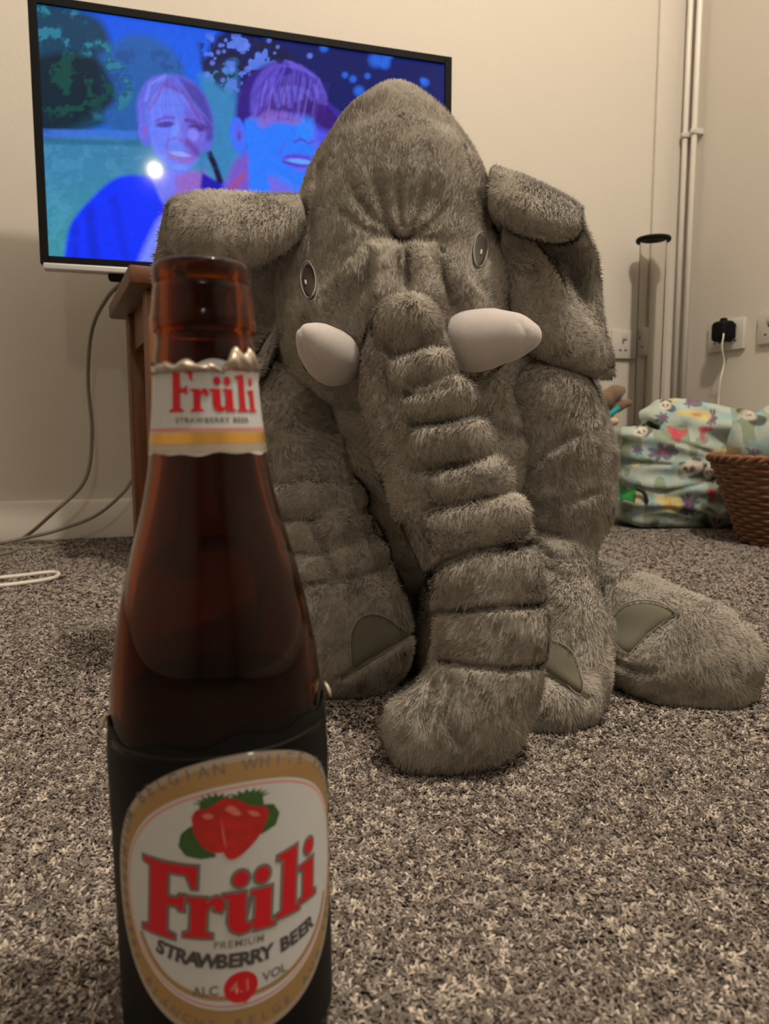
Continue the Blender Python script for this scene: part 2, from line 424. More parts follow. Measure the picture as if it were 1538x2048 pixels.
# ================================================================ television
def television():
    ta = math.radians(15.8); U = np.array([math.cos(ta), math.sin(ta), 0.0]); Vv = np.array([-math.sin(ta), math.cos(ta), 0.0])
    RM = Matrix(((U[0], Vv[0], 0), (U[1], Vv[1], 0), (0, 0, 1)))
    Z1 = 1.02
    base = W(88, 535, Z1)
    # plane through the lower left screen corner, parallel to the wall
    O = W(92, 520, Z1)
    def on_plane(px, py, off=0.0):
        c = np.array([0, 0, H]); d = W(px, py, 1.0)-c
        t = ((O-Vv*off)-c)@Vv/(d@Vv); return c+d*t
    tl, tr = on_plane(75, 6), on_plane(889, 132)
    left = (on_plane(97, 518)+tl)/2; uL = (left-O)@U; uR = (tr-O)@U
    zT = (tl[2]+tr[2])/2; zB = O[2]
    print('TV', uR-uL, zT-zB, (uR-uL)/(zT-zB), tl[2], tr[2])
    zB = zT-(uR-uL)*9/16*1.0
    org = O-np.array([0, 0, O[2]])+uL*U
    root_c = org+U*(uR-uL)/2+Vv*.02
    root = empty('television', (root_c[0], root_c[1], zB-.012), 'flat screen television showing two women outdoors, on the wall above the wooden table', 'television')
    w, hgt = uR-uL, zT-zB
    def bx(bm, u0, u1, v0, v1, z0, z1, bev=0.0):
        c = org+U*(u0+u1)/2+Vv*(v0+v1)/2+np.array([0, 0, (z0+z1)/2]); box_bm(bm, c, (u1-u0, v1-v0, z1-z0), RM, bev)
    b = .011
    bm = bmesh.new(); bx(bm, -b, 0, -.004, .012, zB-b, zT+b, .001); bx(bm, w, w+b, -.004, .012, zB-b, zT+b, .001)
    bx(bm, 0, w, -.004, .012, zT, zT+b, .001); bx(bm, 0, w, -.004, .012, zB-b, zB, .001)
    obj_bm('bezel', bm, M_BLACK, root)
    bm = bmesh.new(); bx(bm, -b, w+b, .001, .032, zB-b, zT+b, .003); bx(bm, w*.15, w*.85, .03, .058, zB+.03, zT-.08, .008); obj_bm('back_cover', bm, M_BLACK, root)
    bm = bmesh.new(); bx(bm, -b+.004, w+b-.004, -.008, .010, zB-b-.008, zB-b+.001, .002); obj_bm('chin_strip', bm, M_SILVER, root)
    for uu in (.075, .145, .42):
        bm = bmesh.new(); bx(bm, uu, uu+(.035 if uu < .1 else .016), -.002, .014, zB-b-.017, zB-b-.006, .004); obj_bm('mount_clip', bm, M_BLACK, root)
    bm = bmesh.new(); bx(bm, w*.42, w*.58, .055, .262, zB+.13, zB+.17, .003); bx(bm, w*.38, w*.62, .245, .262, zB+.06, zB+.24, .003)
    mo = obj_bm('wall_bracket', bm, M_BLACK, root)
    # picture
    nx, ny = 460, 260
    uu, zz = np.meshgrid(np.linspace(0, w, nx), np.linspace(zT, zB, ny))
    P = org[None, None]+uu[..., None]*U+zz[..., None]*np.array([0, 0, 1.0])-Vv*.0005
    x, y = proj(P)
    colr = paint_tv(x, y)
    i = np.arange(nx*ny).reshape(ny, nx)
    q = np.stack([i[1:, :-1], i[1:, 1:], i[:-1, 1:], i[:-1, :-1]], -1).reshape(-1, 4)
    M = NT('lit_tv_panel'); M.set(Base_Color=(.01, .01, .012, 1), Roughness=.06, Specular_IOR_Level=.15)
    at = M.n('ShaderNodeAttribute', attribute_name='tint'); M.l(at.outputs['Color'], M.b.inputs['Emission Color']); M.b.inputs['Emission Strength'].default_value = 1.0
    mesh_np('screen', P.reshape(-1, 3), None, q, M.m, root, tint=colr.reshape(-1, 3))
def paint_tv(x, y):
    im = np.zeros(x.shape+(3,))
    P3 = np.stack([x, y, x*0], -1)
    def put(mask, c):
        nonlocal im
        m = np.clip(mask, 0, 1)[..., None]; im = im*(1-m)+lin(c)*m
    def ell(cx, cy, rx, ry, soft=.2, rot=0.0):
        a = math.radians(rot); dx, dy = x-cx, y-cy
        X = dx*math.cos(a)+dy*math.sin(a); Y = -dx*math.sin(a)+dy*math.cos(a)
        r = np.hypot(X/rx, Y/ry); return np.clip((1-r)/soft+.5, 0, 1)
    def poly(pts, soft=6):
        pts = np.array(pts, float); pts = pts if len(pts) < 6 else catmull(np.vstack([pts, pts[:1]]), 4)[:-1]; ins = np.zeros(x.shape, bool); d = np.full(x.shape, 1e9)
        for i in range(len(pts)):
            a = pts[i]; b = pts[(i+1) % len(pts)]; ba = b-a
            h = np.clip(((x-a[0])*ba[0]+(y-a[1])*ba[1])/max(ba@ba, 1e-9), 0, 1)
            d = np.minimum(d, np.hypot(x-a[0]-h*ba[0], y-a[1]-h*ba[1]))
            c = (a[1] > y) != (b[1] > y)
            with np.errstate(divide='ignore', invalid='ignore'):
                xi = (b[0]-a[0])*(y-a[1])/(b[1]-a[1]+1e-12)+a[0]
            ins ^= c & (x < xi)
        s = np.where(ins, d, -d); return np.clip(s/soft+.5, 0, 1)
    def line(pts, wd, soft=3):
        d = np.full(x.shape, 1e9)
        for a, b in zip(np.array(pts[:-1], float), np.array(pts[1:], float)):
            ba = b-a; h = np.clip(((x-a[0])*ba[0]+(y-a[1])*ba[1])/max(ba@ba, 1e-9), 0, 1)
            d = np.minimum(d, np.hypot(x-a[0]-h*ba[0], y-a[1]-h*ba[1]))
        return np.clip((wd-d)/soft+.5, 0, 1)
    nz = vnoise(P3, 1/22.)*.55+vnoise(P3, 1/9.)*.3+vnoise(P3, 1/4.)*.15
    nb = vnoise(P3+500, 1/40.)
    # sky and grass
    im[:] = lin((14, 84, 228)); put(np.clip((y-20)/260, 0, 1)*.5, (30, 122, 245))
    put(poly([(60, 262), (470, 262), (480, 560), (60, 560)], 14), (56, 126, 170))
    put(np.clip((y-330)/140, 0, 1)*(x < 480)*.8, (60, 146, 158)); put((nz > .55)*.25*(y > 280)*(x < 480), (84, 160, 196))
    # trees
    put(poly([(60, 0), (120, 10), (200, 40), (232, 110), (262, 160), (250, 235), (60, 258)], 18), (18, 62, 92))
    put(poly([(200, 110), (262, 70), (330, 88), (372, 150), (380, 262), (220, 262)], 20), (36, 92, 168))
    put((nz > .52)*poly([(60, 0), (150, 20), (232, 110), (262, 165), (240, 220), (60, 240)], 14)*.75, (22, 88, 110))
    put((nz > .62)*poly([(60, 0), (150, 20), (232, 110), (262, 165), (240, 220), (60, 240)], 14)*.8, (44, 128, 160))
    put(poly([(60, 118), (140, 104), (205, 130), (230, 200), (180, 235), (120, 262), (60, 262)], 16)*.85, (6, 28, 40))
    put((nz > .56)*poly([(80, 100), (200, 120), (235, 180), (150, 240), (80, 220)], 14)*.8, (10, 72, 64))
    put((nz < .42)*poly([(210, 100), (360, 100), (380, 260), (240, 260)], 14)*.5, (24, 66, 130))
    put(poly([(85, 258), (280, 262), (280, 278), (85, 274)], 6)*(.6+.6*nz), (58, 112, 214)); put(poly([(85, 276), (280, 282), (280, 292), (85, 288)], 6)*.6, (28, 88, 124))
    # dark tree right
    put(poly([(408, 120), (450, 60), (560, 70), (660, 84), (900, 126), (900, 420), (640, 420), (560, 300), (480, 200), (410, 140)], 16), (10, 24, 96))
    put(poly([(398, 150), (470, 120), (482, 300), (470, 380), (420, 330)], 22), (54, 128, 186))
    put((nz > .6)*poly([(410, 70), (560, 66), (600, 130), (480, 200), (410, 150)], 14), (84, 118, 222))
    put((nz < .44)*poly([(398, 80), (540, 70), (600, 130), (480, 200), (405, 150)], 14)*.9, (22, 22, 62))
    for _ in range(46):
        cx, cy = random.uniform(405, 650), random.uniform(78, 185); r = random.uniform(3, 7)
        put(ell(cx, cy, r, r, .6)*.75*(random.random() > .25), (96, 128, 236))
    for cx, cy, r in ((718, 182, 10), (752, 120, 14), (770, 128, 10), (706, 158, 7), (648, 96, 8), (690, 150, 6), (845, 160, 5), (850, 165, 8), (775, 112, 10), (735, 152, 6)):
        put(ell(cx, cy, r, r, .9)*.75, (40, 110, 240))
    # ---- left woman
    put(poly([(128, 516), (140, 452), (176, 404), (232, 356), (290, 352), (340, 372), (440, 360), (446, 400), (440, 560), (120, 560)], 10), (6, 48, 250))
    put(line([(178, 420), (190, 520)], 9, 16)*.5, (4, 24, 170)); put(line([(228, 400), (252, 516)], 8, 16)*.45, (6, 30, 196)); put(line([(150, 450), (150, 520)], 4, 14)*.5, (4, 24, 160))
    put(poly([(300, 350), (330, 340), (420, 350), (400, 400), (362, 410), (330, 412)], 8), (110, 118, 240))
    put(poly([(352, 350), (410, 336), (412, 400), (352, 420)], 14)*.8, (150, 96, 190))
    put(poly([(404, 344), (446, 372), (436, 400), (398, 404)], 7), (30, 20, 170))
    put(line([(418, 306), (430, 332), (440, 362)], 6, 5), (24, 12, 64)); put(line([(410, 300), (402, 340)], 7, 10)*.8, (54, 120, 190))
    put(poly([(276, 250), (274, 200), (296, 160), (330, 148), (374, 156), (408, 188), (426, 236), (424, 290), (404, 300), (330, 240), (300, 290), (284, 285)], 7), (92, 100, 220))
    put(poly([(360, 156), (400, 178), (424, 232), (424, 280), (400, 270), (384, 210)], 10)*.9, (72, 62, 160))
    put(poly([(292, 220), (306, 190), (332, 176), (368, 190), (398, 224), (410, 262), (404, 296), (388, 330), (364, 346), (344, 342), (318, 316), (302, 286)], 8), (104, 124, 246))
    put(poly([(372, 210), (402, 226), (412, 262), (404, 300), (380, 322), (366, 280)], 14)*.75, (112, 88, 206))
    put(line([(300, 215), (322, 178), (340, 160)], 4, 6)*.6, (118, 82, 176)); put(line([(330, 168), (368, 186), (398, 236)], 4, 6)*.7, (110, 70, 170)); put(line([(292, 200), (300, 168), (330, 152)], 3, 6)*.7, (130, 140, 250))
    put(ell(286, 262, 10, 17, .35), (104, 104, 232)); put(ell(289, 262, 4, 9, .6)*.8, (140, 86, 190))
    put(ell(331, 249, 19, 6, .6, -4), (70, 58, 164)); put(line([(312, 242), (332, 234), (348, 236)], 3, 4)*.8, (112, 70, 178))
    put(ell(395, 255, 17, 8, .7, 8), (70, 46, 144)); put(line([(372, 240), (392, 244), (412, 256)], 4, 4)*.85, (90, 52, 150)); put(ell(386, 270, 11, 14, .6)*.8, (132, 134, 250))
    put(line([(358, 236), (362, 258), (352, 276), (364, 282)], 3, 5)*.7, (128, 84, 190)); put(ell(352, 262, 8, 22, .9, 10)*.7, (116, 150, 255))
    put(line([(332, 300), (336, 280), (352, 276)], 2.5, 4)*.6, (120, 84, 190)); put(line([(376, 284), (394, 306)], 7, 10)*.7, (104, 56, 150))
    put(ell(362, 313, 27, 10, .5, 10), (140, 96, 200)); put(ell(360, 308, 20, 5, .6, 10), (140, 160, 255)); put(ell(366, 320, 20, 4, .6, 8)*.8, (150, 104, 208)); put(ell(362, 334, 15, 6, .8)*.6, (128, 150, 255))
    # ---- right woman
    put(poly([(300, 560), (320, 440), (380, 402), (470, 388), (560, 372), (660, 372), (660, 560)], 14), (124, 136, 246))
    put(poly([(262, 560), (300, 470), (330, 430), (420, 404), (470, 400), (470, 560)], 16)*.9, (124, 140, 250))
    put(poly([(448, 372), (470, 320), (500, 300), (512, 384), (450, 400)], 14), (118, 84, 200)); put(line([(462, 378), (486, 352)], 5, 8)*.8, (170, 72, 120))
    put(poly([(470, 240), (476, 190), (500, 148), (548, 124), (596, 128), (640, 160), (654, 200), (680, 260), (680, 300), (560, 250), (520, 250), (492, 260)], 12), (48, 24, 130))
    put(poly([(498, 380), (496, 300), (490, 240), (540, 232), (600, 226), (700, 250), (700, 400), (560, 400)], 8), (42, 120, 252))
    put(poly([(540, 370), (540, 350), (600, 386), (660, 386), (640, 410), (550, 400)], 10)*.8, (120, 100, 224))
    put(poly([(506, 232), (520, 210), (600, 226), (640, 236), (660, 330), (630, 300), (604, 238), (560, 246)], 16)*.6, (98, 92, 232))
    put(poly([(600, 218), (640, 200), (700, 260), (700, 400), (650, 360), (640, 300), (628, 250)], 12)*.8, (70, 72, 232))
    put(poly([(520, 232), (540, 176), (600, 160), (660, 210), (700, 262), (650, 262), (610, 232), (560, 222)], 16), (52, 20, 118))
    put(poly([(500, 226), (504, 176), (530, 136), (560, 130), (548, 180), (522, 220)], 8)*.8, (96, 80, 208))
    for k, (a, b) in enumerate((((548, 180), (556, 212)), ((562, 178), (566, 206)), ((576, 176), (580, 212)), ((590, 176), (592, 200)), ((604, 178), (602, 196)), ((616, 184), (624, 198)), ((630, 172), (640, 204)), ((644, 182), (650, 206)))):
        put(line([a, b], 4.5, 6)*.75, (106, 98, 220))
    put(line([(534, 170), (512, 226), (500, 240)], 3, 5)*.8, (116, 90, 208)); put(line([(560, 132), (600, 132), (636, 158), (652, 196)], 3, 5)*.7, (112, 100, 230))
    put(ell(476, 270, 16, 36, .2, -8), (60, 110, 250)); put(ell(477, 265, 8, 20, .5, -8)*.6, (96, 84, 214)); put(ell(478, 272, 4, 9, .7)*.7, (90, 60, 170))
    put(ell(566, 236, 15, 5, .8, 10), (70, 54, 190)); put(ell(612, 258, 16, 26, .6, 12)*.7, (40, 134, 255))
    put(line([(590, 284), (600, 278), (610, 282)], 2.5, 4), (74, 64, 196)); put(line([(616, 286), (626, 284)], 3, 4)*.8, (84, 70, 200)); put(line([(556, 310), (570, 284)], 3, 7)*.5, (76, 84, 226))
    put(ell(600, 322, 36, 14, .4, 8), (86, 70, 214)); put(ell(602, 324, 28, 6, .5, 8), (98, 160, 255)); put(line([(566, 324), (600, 330), (636, 330)], 2, 3)*.7, (70, 40, 160)); put(ell(610, 340, 22, 5, .8)*.6, (110, 90, 236))
    put(line([(556, 352), (600, 380)], 3, 8)*.5, (98, 120, 250))
    put(poly([(512, 240), (530, 222), (570, 224), (604, 238), (590, 250), (556, 244), (524, 256)], 10)*.75, (134, 96, 196))
    for k in range(34):
        a = k/33; bx = 500+a*150; put(line([(576+(a-.5)*16, 124), (540+a*90, 140+abs(a-.5)*16), (bx, 178+abs(a-.5)*40)], 1.4, 5)*random.uniform(.2, .5), random.choice(((112, 98, 228), (60, 34, 150), (86, 70, 200))))
    for k in range(20):
        fx = 512+k*7; put(line([(fx+10, 190), (fx+2, 236+random.uniform(-8, 10))], 1.6, 5)*random.uniform(.3, .6), random.choice(((60, 26, 124), (44, 18, 104), (120, 84, 190))))
    for k in range(26):
        fx = 520+k*5.2; top = 150+abs(k-10)*1.2; ln_ = 62+random.uniform(-14, 22)
        put(line([(fx+8, top), (fx, top+ln_*.6), (fx-3+random.uniform(-3, 3), top+ln_)], 1.3, 4)*random.uniform(.25, .6), random.choice(((120, 112, 232), (70, 40, 150), (96, 84, 214))))
    for k in range(18):
        a = k/17; put(line([(322+a*30, 160-a*2), (300+a*104-20*(1-a), 205+a*20), (284+a*140, 250)], 1.2, 4)*random.uniform(.15, .4), random.choice(((130, 136, 250), (84, 70, 180))))
    for k in range(60):
        gx, gy = random.uniform(80, 460), random.uniform(285, 500); put(line([(gx, gy), (gx+random.uniform(20, 60), gy+random.uniform(-1, 3))], 1.5, 6)*.18*(ell(gx, gy, 1e4, 1e4)), random.choice(((90, 170, 200), (40, 120, 140))))  if gx < 130 or gy < 340 else None
    im *= (.93+.14*vnoise(P3, 1/6.))[..., None]
    return im
television()

# ================================================================ wooden side table
def side_table():
    a = math.radians(25); e1 = np.array([math.cos(a), math.sin(a), 0]); e2 = np.array([-math.sin(a), math.cos(a), 0])
    near = W(256, 527, .88); top = near[2]; far = near+e2*((W(211, 620, 1.2)-near)@e2)
    R = Matrix(((e1[0], e2[0], 0), (e1[1], e2[1], 0), (0, 0, 1)))
    dep = .30; wid = .52
    n0 = np.array([near[0], near[1], 0])
    root = empty('side_table', tuple(n0+e1*wid/2+e2*dep/2), 'brown wooden side table under the television, its legs hidden behind the bottle and the elephant', 'table')
    def bx(name, u0, u1, v0, v1, z0, z1, bev, mat=M_WOOD):
        bm = bmesh.new(); box_bm(bm, n0+e1*(u0+u1)/2+e2*(v0+v1)/2+np.array([0, 0, (z0+z1)/2]), (u1-u0, v1-v0, z1-z0), R, bev)
        o = obj_bm(name, bm, mat, root, smooth=True); return o
    bx('tabletop', 0, wid, 0, dep, top-.022, top, .004, M_WOODX)
    bx('apron', .03, wid-.03, .03, .045, top-.075, top-.022, .001, M_WOODX)
    bx('apron', .03, wid-.03, dep-.045, dep-.03, top-.075, top-.022, .001, M_WOODX)
    bx('apron', .03, .045, .045, dep-.045, top-.075, top-.022, .001)
    bx('apron', wid-.045, wid-.03, .045, dep-.045, top-.075, top-.022, .001)
    L = .042
    for u in (.022, wid-.022-L):
        for v in (.022, dep-.022-L): bx('leg', u, u+L, v, v+L, 0, top-.022, .004)
side_table()

# ================================================================ cables on the left
def cable(name, pts, r, mat, label, m=14, group=None):
    V, q, t = tube_geo(catmull(pts, m), r, 8)
    return tag(mesh_np(name, V, t, q, mat), label, 'cable', group)
cable('power_cable', [W(250, 560, 1.10), W(214, 596, 1.16), W(184, 660, 1.20), W(176, 760, 1.225), W(184, 870, 1.225), W(170, 960, 1.21), W(110, 1022, 1.19), G(40, 1083)+[0, 0, .004], G(-30, 1090)+[0, 0, .004], G(-140, 1093)+[0, 0, .004]], .0032, M_GCABLE, 'grey cable hanging from the side table in a long curve down the wall')
cable('power_cable', [W(326, 885, 1.285), W(298, 918, 1.265), W(268, 955, 1.245), W(244, 988, 1.225), W(190, 1032, 1.21), W(110, 1062, 1.2), G(40, 1090)+[0, 0, .010], G(-40, 1100)+[0, 0, .004], G(-100, 1120)+[0, 0, .004], G(0, 1114)+[0, 0, .004], G(32, 1104)+[0, 0, .004], G(0, 1098)+[0, 0, .004]], .0030, M_GCABLE, 'grey cable running low from the table leg past the skirting to the carpet')
cable('power_cable', [G(-60, 1092)+[0, 0, .003], G(60, 1086)+[0, 0, .003], G(116, 1092)+[0, 0, .003], G(60, 1101)+[0, 0, .003], G(-50, 1099)+[0, 0, .003]], .0030, M_GCABLE, 'loop of grey cable lying flat on the carpet by the skirting board')
cable('charging_cable', [G(-80, 1168)+[0, 0, .004], G(20, 1160)+[0, 0, .004], G(96, 1151)+[0, 0, .004], G(118, 1154)+[0, 0, .004], G(100, 1164)+[0, 0, .004], G(20, 1176)+[0, 0, .004], G(-80, 1184)+[0, 0, .004]], .0028, M_WCABLE, 'white cable loop lying on the carpet at the left edge')

# ================================================================ pipes in the corner
def pipe(px, clip_py, label):
    # stands just off the right wall near the corner
    c = np.array([0, 0, H]); d = W(px, 600, 1.0)-c
    off = -.018; t = (((RP(off, 0)-c)@U)/(d@U)); b = c+d*t
    v = (b-CORNER)@Vv
    if v > -.016: v = -.016; u = None
    b = RP(off, v); root = empty('water_pipe', tuple(b), label, 'pipe', None)
    V, q, t = tube_geo([b+[0, 0, .08], b+[0, 0, 1.0], b+[0, 0, ROOM_H]], .0062, 14); mesh_np('tube', V, t, q, M_GLOSSW, root)
    zc = W(px, clip_py, b[1])[2]
    bm = bmesh.new(); box_bm(bm, RP(off+.006, v, zc), (.024, .018, .012), RM, .002); o = obj_bm('clip', bm, M_WPLAST, root, smooth=True)
    V, q, t = tube_geo([b+[0, 0, zc-.006], b+[0, 0, zc+.006]], .0088, 14); mesh_np('collar', V, t, q, M_WPLAST, root)
pipe(1352, 272, 'white pipe running up the corner, the left one of the pair')
pipe(1374, 264, 'white pipe running up the corner, the right one of the pair')

# ================================================================ sockets
def frame_on(name_px, wall):
    c = np.array([0, 0, H]); d = W(name_px[0], name_px[1], 1.0)-c
    n = Vv if wall == 'back' else U
    t = ((CORNER-c)@n)/(d@n); return c+d*t
def socket(px, py, wall, label, wd=.098, hg=.062, holes=True):
    p = frame_on((px, py), wall)
    ex, nn = (U, -Vv) if wall == 'back' else (-Vv, -U)
    R = Matrix(((ex[0], nn[0], 0), (ex[1], nn[1], 0), (0, 0, 1)))
    root = empty('wall_socket', tuple(p), label, 'socket')
    def bx(name, a, b, z, s, mat, bev=.0008):
        bm = bmesh.new(); box_bm(bm, p+ex*a+nn*b+np.array([0, 0, z]), s, R, bev); return obj_bm(name, bm, mat, root, smooth=True)
    bx('plate', 0, .004, 0, (wd, .008, hg), M_WPLAST, .0015)
    for k in (-1, 1):
        bx('rocker', k*wd*.25-k*.006, .009, hg*.28, (.012, .004, .014), M_WPLAST)
        bx('pin_hole', k*wd*.22, .0082, .004, (.003, .001, .006), M_DARK, .0002)
        bx('pin_hole', k*wd*.22-.007, .0082, -.013, (.006, .001, .003), M_DARK, .0002)
        bx('pin_hole', k*wd*.22+.007, .0082, -.013, (.006, .001, .003), M_DARK, .0002)
    return root, p, ex, nn, R
socket(1258, 690, 'back', 'white double wall socket beside the elephant ear, nothing plugged in')
r_, p_, ex_, nn_, R_ = socket(1456, 672, 'right', 'white double wall socket with the black charger plugged into it')
socket(1562, 652, 'right', 'white wall socket cut by the right edge of the photo')
def charger():
    q = frame_on((1468, 664), 'right')
    root = empty('charger_plug', tuple(q), 'black charger plug in the double wall socket above the panda print bag', 'charger')
    bm = bmesh.new(); c = q+nn_*.028
    box_bm(bm, c, (.040, .034, .042), R_, .010, 4); box_bm(bm, c+np.array([0, 0, .021]), (.012, .012, .012), R_, .003); obj_bm('body', bm, M_BLACK, root, smooth=True)
    bm = bmesh.new(); box_bm(bm, q+nn_*.0115, (.03, .006, .03), R_, .002); obj_bm('plug_base', bm, M_BLACK, root, smooth=True)
    Y = c[1]
    V, qd, t = tube_geo(catmull([c-ex_*.012+[0, 0, -.004], W(1447, 668, Y-.02), W(1444, 695, Y-.02), W(1448, 725, Y-.01), W(1440, 765, Y-.01), W(1437, 800, Y), W(1436, 850, Y)], 8), .0016, 8)
    mesh_np('cord', V, t, qd, M_WCABLE, root)
charger()
# ================================================================ clear tube with black cap
def tube_stand():
    p = W(1307, 478, 1.575); b = np.array([p[0], p[1], 0.0]); z = p[2]
    root = empty('storage_tube', tuple(b), 'tall clear plastic tube with a round black cap standing by the corner', 'tube')
    M = NT('clear_acrylic'); M.set(Base_Color=(.96, .95, .93, 1), Roughness=.02, Transmission_Weight=1.0, IOR=1.04)
    V, q = lathe_geo([(.0, .004), (.027, .004), (.0275, .01), (.0275, z-.004), (.0255, z-.004), (.0255, .012), (0, .012)], 48)
    mesh_np('tube', V+b, None, q, M.m, root)
    V, q = lathe_geo([(0, z-.002), (.030, z-.006), (.034, z-.006), (.0355, z-.004), (.0355, z), (.034, z+.002), (.02, z+.004), (0, z+.004)], 48)
    mesh_np('cap', V+b, None, q, M_BLACK, root)
    V, q = lathe_geo([(0, 0), (.036, 0), (.037, .002), (.036, .004), (0, .0045)], 48); mesh_np('base', V+b, None, q, M_BLACK, root)
tube_stand()

# ================================================================ the elephant
M_FUR = mat_attr('grey_plush_fur', rough=.9, sheen=.25, mult=(.58, .54, .475), spec=.15, pile=True)
M_STITCH = mat_plain('pad_stitch_thread', (.26, .24, .19, 1), .8, bump=.0001)
M_TUSK = mat_plain('white_felt', (.56, .52, .51, 1), .9, bump=.0002, bscale=1500, spec=.1, sheen=.3)
M_FELT = mat_plain('olive_grey_felt', (.15, .14, .105, 1), .9, bump=.0002, bscale=900, spec=.1, sheen=.2)
M_EYE = mat_plain('dark_eye_thread', (.05, .04, .034, 1), .6, bump=.0002, bscale=1200)
M_EYERIM = mat_plain('pale_eye_thread', (.26, .24, .20, 1), .7, bump=.0001, bscale=1200)
M_PUPIL = mat_plain('white_highlight_thread', (.5, .46, .4, 1), .6, bump=.0001)
ELE = empty('plush_elephant', (0.045, 0.52, 0), 'large grey plush elephant with white tusks sitting on the carpet behind the bottle', 'soft toy')
def flo(d, P): return np.maximum(d, .0008-P[..., 2])
def lump(P, d, amp=.0022, sc=28): return d - amp*(vnoise(P, sc)-.5)*2 - amp*.4*(vnoise(P, sc*2.7)-.5)*2
EYE_L = (621, 563, 15, 38, -4); EYE_R = (957, 503, 14, 36, 3)
def in_oval(x, y, e, s=1.0):
    a = math.radians(e[4]); dx, dy = x-e[0], y-e[1]
    return np.hypot((dx*math.cos(a)+dy*math.sin(a))/(e[2]*s), (-dx*math.sin(a)+dy*math.cos(a))/(e[3]*s)) < 1
def bvh_of(V, Q): return BVHTree.FromPolygons([Vector(v) for v in V], [tuple(int(i) for i in q) for q in Q])
def shoot(bvh, px, py):
    o = Vector((0, 0, H)); d = Vector(W(px, py, 1.0))-o; d.normalize()
    return bvh.ray_cast(o, d)
def decal(name, outline, centre, bvh, mat, parent, off=.0012, rings=7, dome=.0, thick=.0012):
    outline = np.array(outline, float); n = len(outline); V = []; last = None
    for k in range(rings+1):
        t = k/rings
        for p in outline:
            x, y = centre[0]+(p[0]-centre[0])*t, centre[1]+(p[1]-centre[1])*t
            loc, nor, i, dd = shoot(bvh, x, y)
            if loc is None: loc, nor = last
            last = (loc, nor)
            V.append(np.array(loc)+np.array(nor)*(off+dome*(1-t*t)-(thick if k == rings else 0)))
    q = []
    for k in range(rings):
        for i in range(n):
            j = (i+1) % n; q.append((k*n+i, (k+1)*n+i, (k+1)*n+j, k*n+j))
    V = np.array(V); V[n:-n] = V[n:-n]
    return mesh_np(name, V, None, q, mat, parent), V[-n:]
def ovalpts(e, n=28, s=1.0):
    a = math.radians(e[4]); t = np.linspace(0, 2*PI, n, endpoint=False)
    X, Y = e[2]*s*np.cos(t), e[3]*s*np.sin(t)
    return np.stack([e[0]+X*math.cos(a)-Y*math.sin(a), e[1]+X*math.sin(a)+Y*math.cos(a)], 1)
def ring_on(name, outline, bvh, mat, parent, r, off=.0012, closed=True):
    P = []; last = None
    for p in outline:
        loc, nor, i, dd = shoot(bvh, p[0], p[1])
        if loc is None: loc, nor = last
        last = (loc, nor); P.append(np.array(loc)+np.array(nor)*off)
    P = np.array(P)
    if closed: P = .25*np.roll(P, 1, 0)+.5*P+.25*np.roll(P, -1, 0)
    V, q, t = tube_geo(P, r, 6, closed=closed); return mesh_np(name, V, t, q, mat, parent)

# ---- head
def head_f(P):
    d = s_chain(P, [(799, 186, .592, 5), (797, 226, .592, 36), (795, 272, .59, 86), (793, 340, .586, 134), (792, 440, .58, 184), (790, 560, .578, 200), (788, 650, .572, 188)], .006)
    d = smin(d, s_chain(P, [(870, 360, .625, 90), (860, 480, .63, 120)], .01), .02)
    d = smin(d, s_chain(P, [(650, 600, .556, 80), (655, 690, .552, 82), (700, 745, .53, 56)], .01), .03)
    d = smin(d, s_chain(P, [(930, 580, .545, 72), (940, 670, .54, 80)], .01), .03)
    d = smin(d, s_cap(P, W(672, 640, .520), W(690, 720, .515), .026, .024), .02)      # left tusk socket
    d = smin(d, s_cap(P, W(925, 600, .520), W(930, 670, .515), .024, .024), .02)
    d = smin(d, s_chain(P, [(770, 560, .515, 60), (800, 640, .500, 84), (822, 720, .496, 85)], .01), .025)
    d = np.minimum(d, s_chain(P, [(799, 172, .592, 4), (797, 214, .592, 36)]))
    # brow folds and the gathered ruffle above the trunk
    d = smin(d, s_chain(P, [(752, 506, .492, 16), (705, 556, .488, 24), (655, 620, .498, 32)], .004), .010)
    d = smin(d, s_chain(P, [(868, 502, .492, 15), (905, 556, .486, 21), (948, 625, .496, 28)], .004), .009)
    d = smin(d, s_chain(P, [(780, 500, .487, 18), (768, 550, .477, 28), (772, 600, .470, 36)], .003), .006)
    d = smin(d, s_chain(P, [(832, 502, .487, 19), (846, 550, .477, 30), (852, 600, .470, 36)], .003), .006)
    d = lump(P, d, .0016, 24)
    g = 0
    for pl, w_, dp in (([(800, 478), (775, 440), (758, 380), (752, 330)], .0030, .0062), ([(800, 478), (745, 440), (712, 390), (695, 340)], .0028, .0050), ([(800, 480), (730, 462), (672, 420)], .0026, .0042),
                       ([(806, 478), (800, 430), (798, 370), (800, 300)], .0026, .0062), ([(812, 478), (838, 430), (850, 380), (858, 330)], .0028, .0055), ([(815, 480), (866, 448), (905, 400)], .0028, .0044), ([(790, 478), (772, 452), (735, 405)], .0022, .0028),
                       ([(806, 500), (808, 540), (812, 585)], .0028, .0048), ([(738, 505), (738, 560), (735, 600)], .0026, .0035), ([(882, 505), (888, 560), (898, 600)], .0026, .0035),
                       ([(640, 330), (628, 400), (622, 470), (622, 540)], .0020, .0034), ([(930, 300), (948, 370), (968, 430), (985, 520), (992, 620)], .0020, .0034)):
        g = g+groove(P, pl, w_, dp, .57)
    x, y = proj(P); s = PYscale(P)
    dent = .0075*np.exp(-(((x-805)/66)**2+((y-482)/12)**2))*(P[..., 1] < .56)
    for e in (EYE_L, EYE_R): dent = dent+.0022*np.exp(-((((x-e[0])/30)**2+((y-e[1])/52)**2)))*(P[..., 1] < .6)
    return d+g+dent
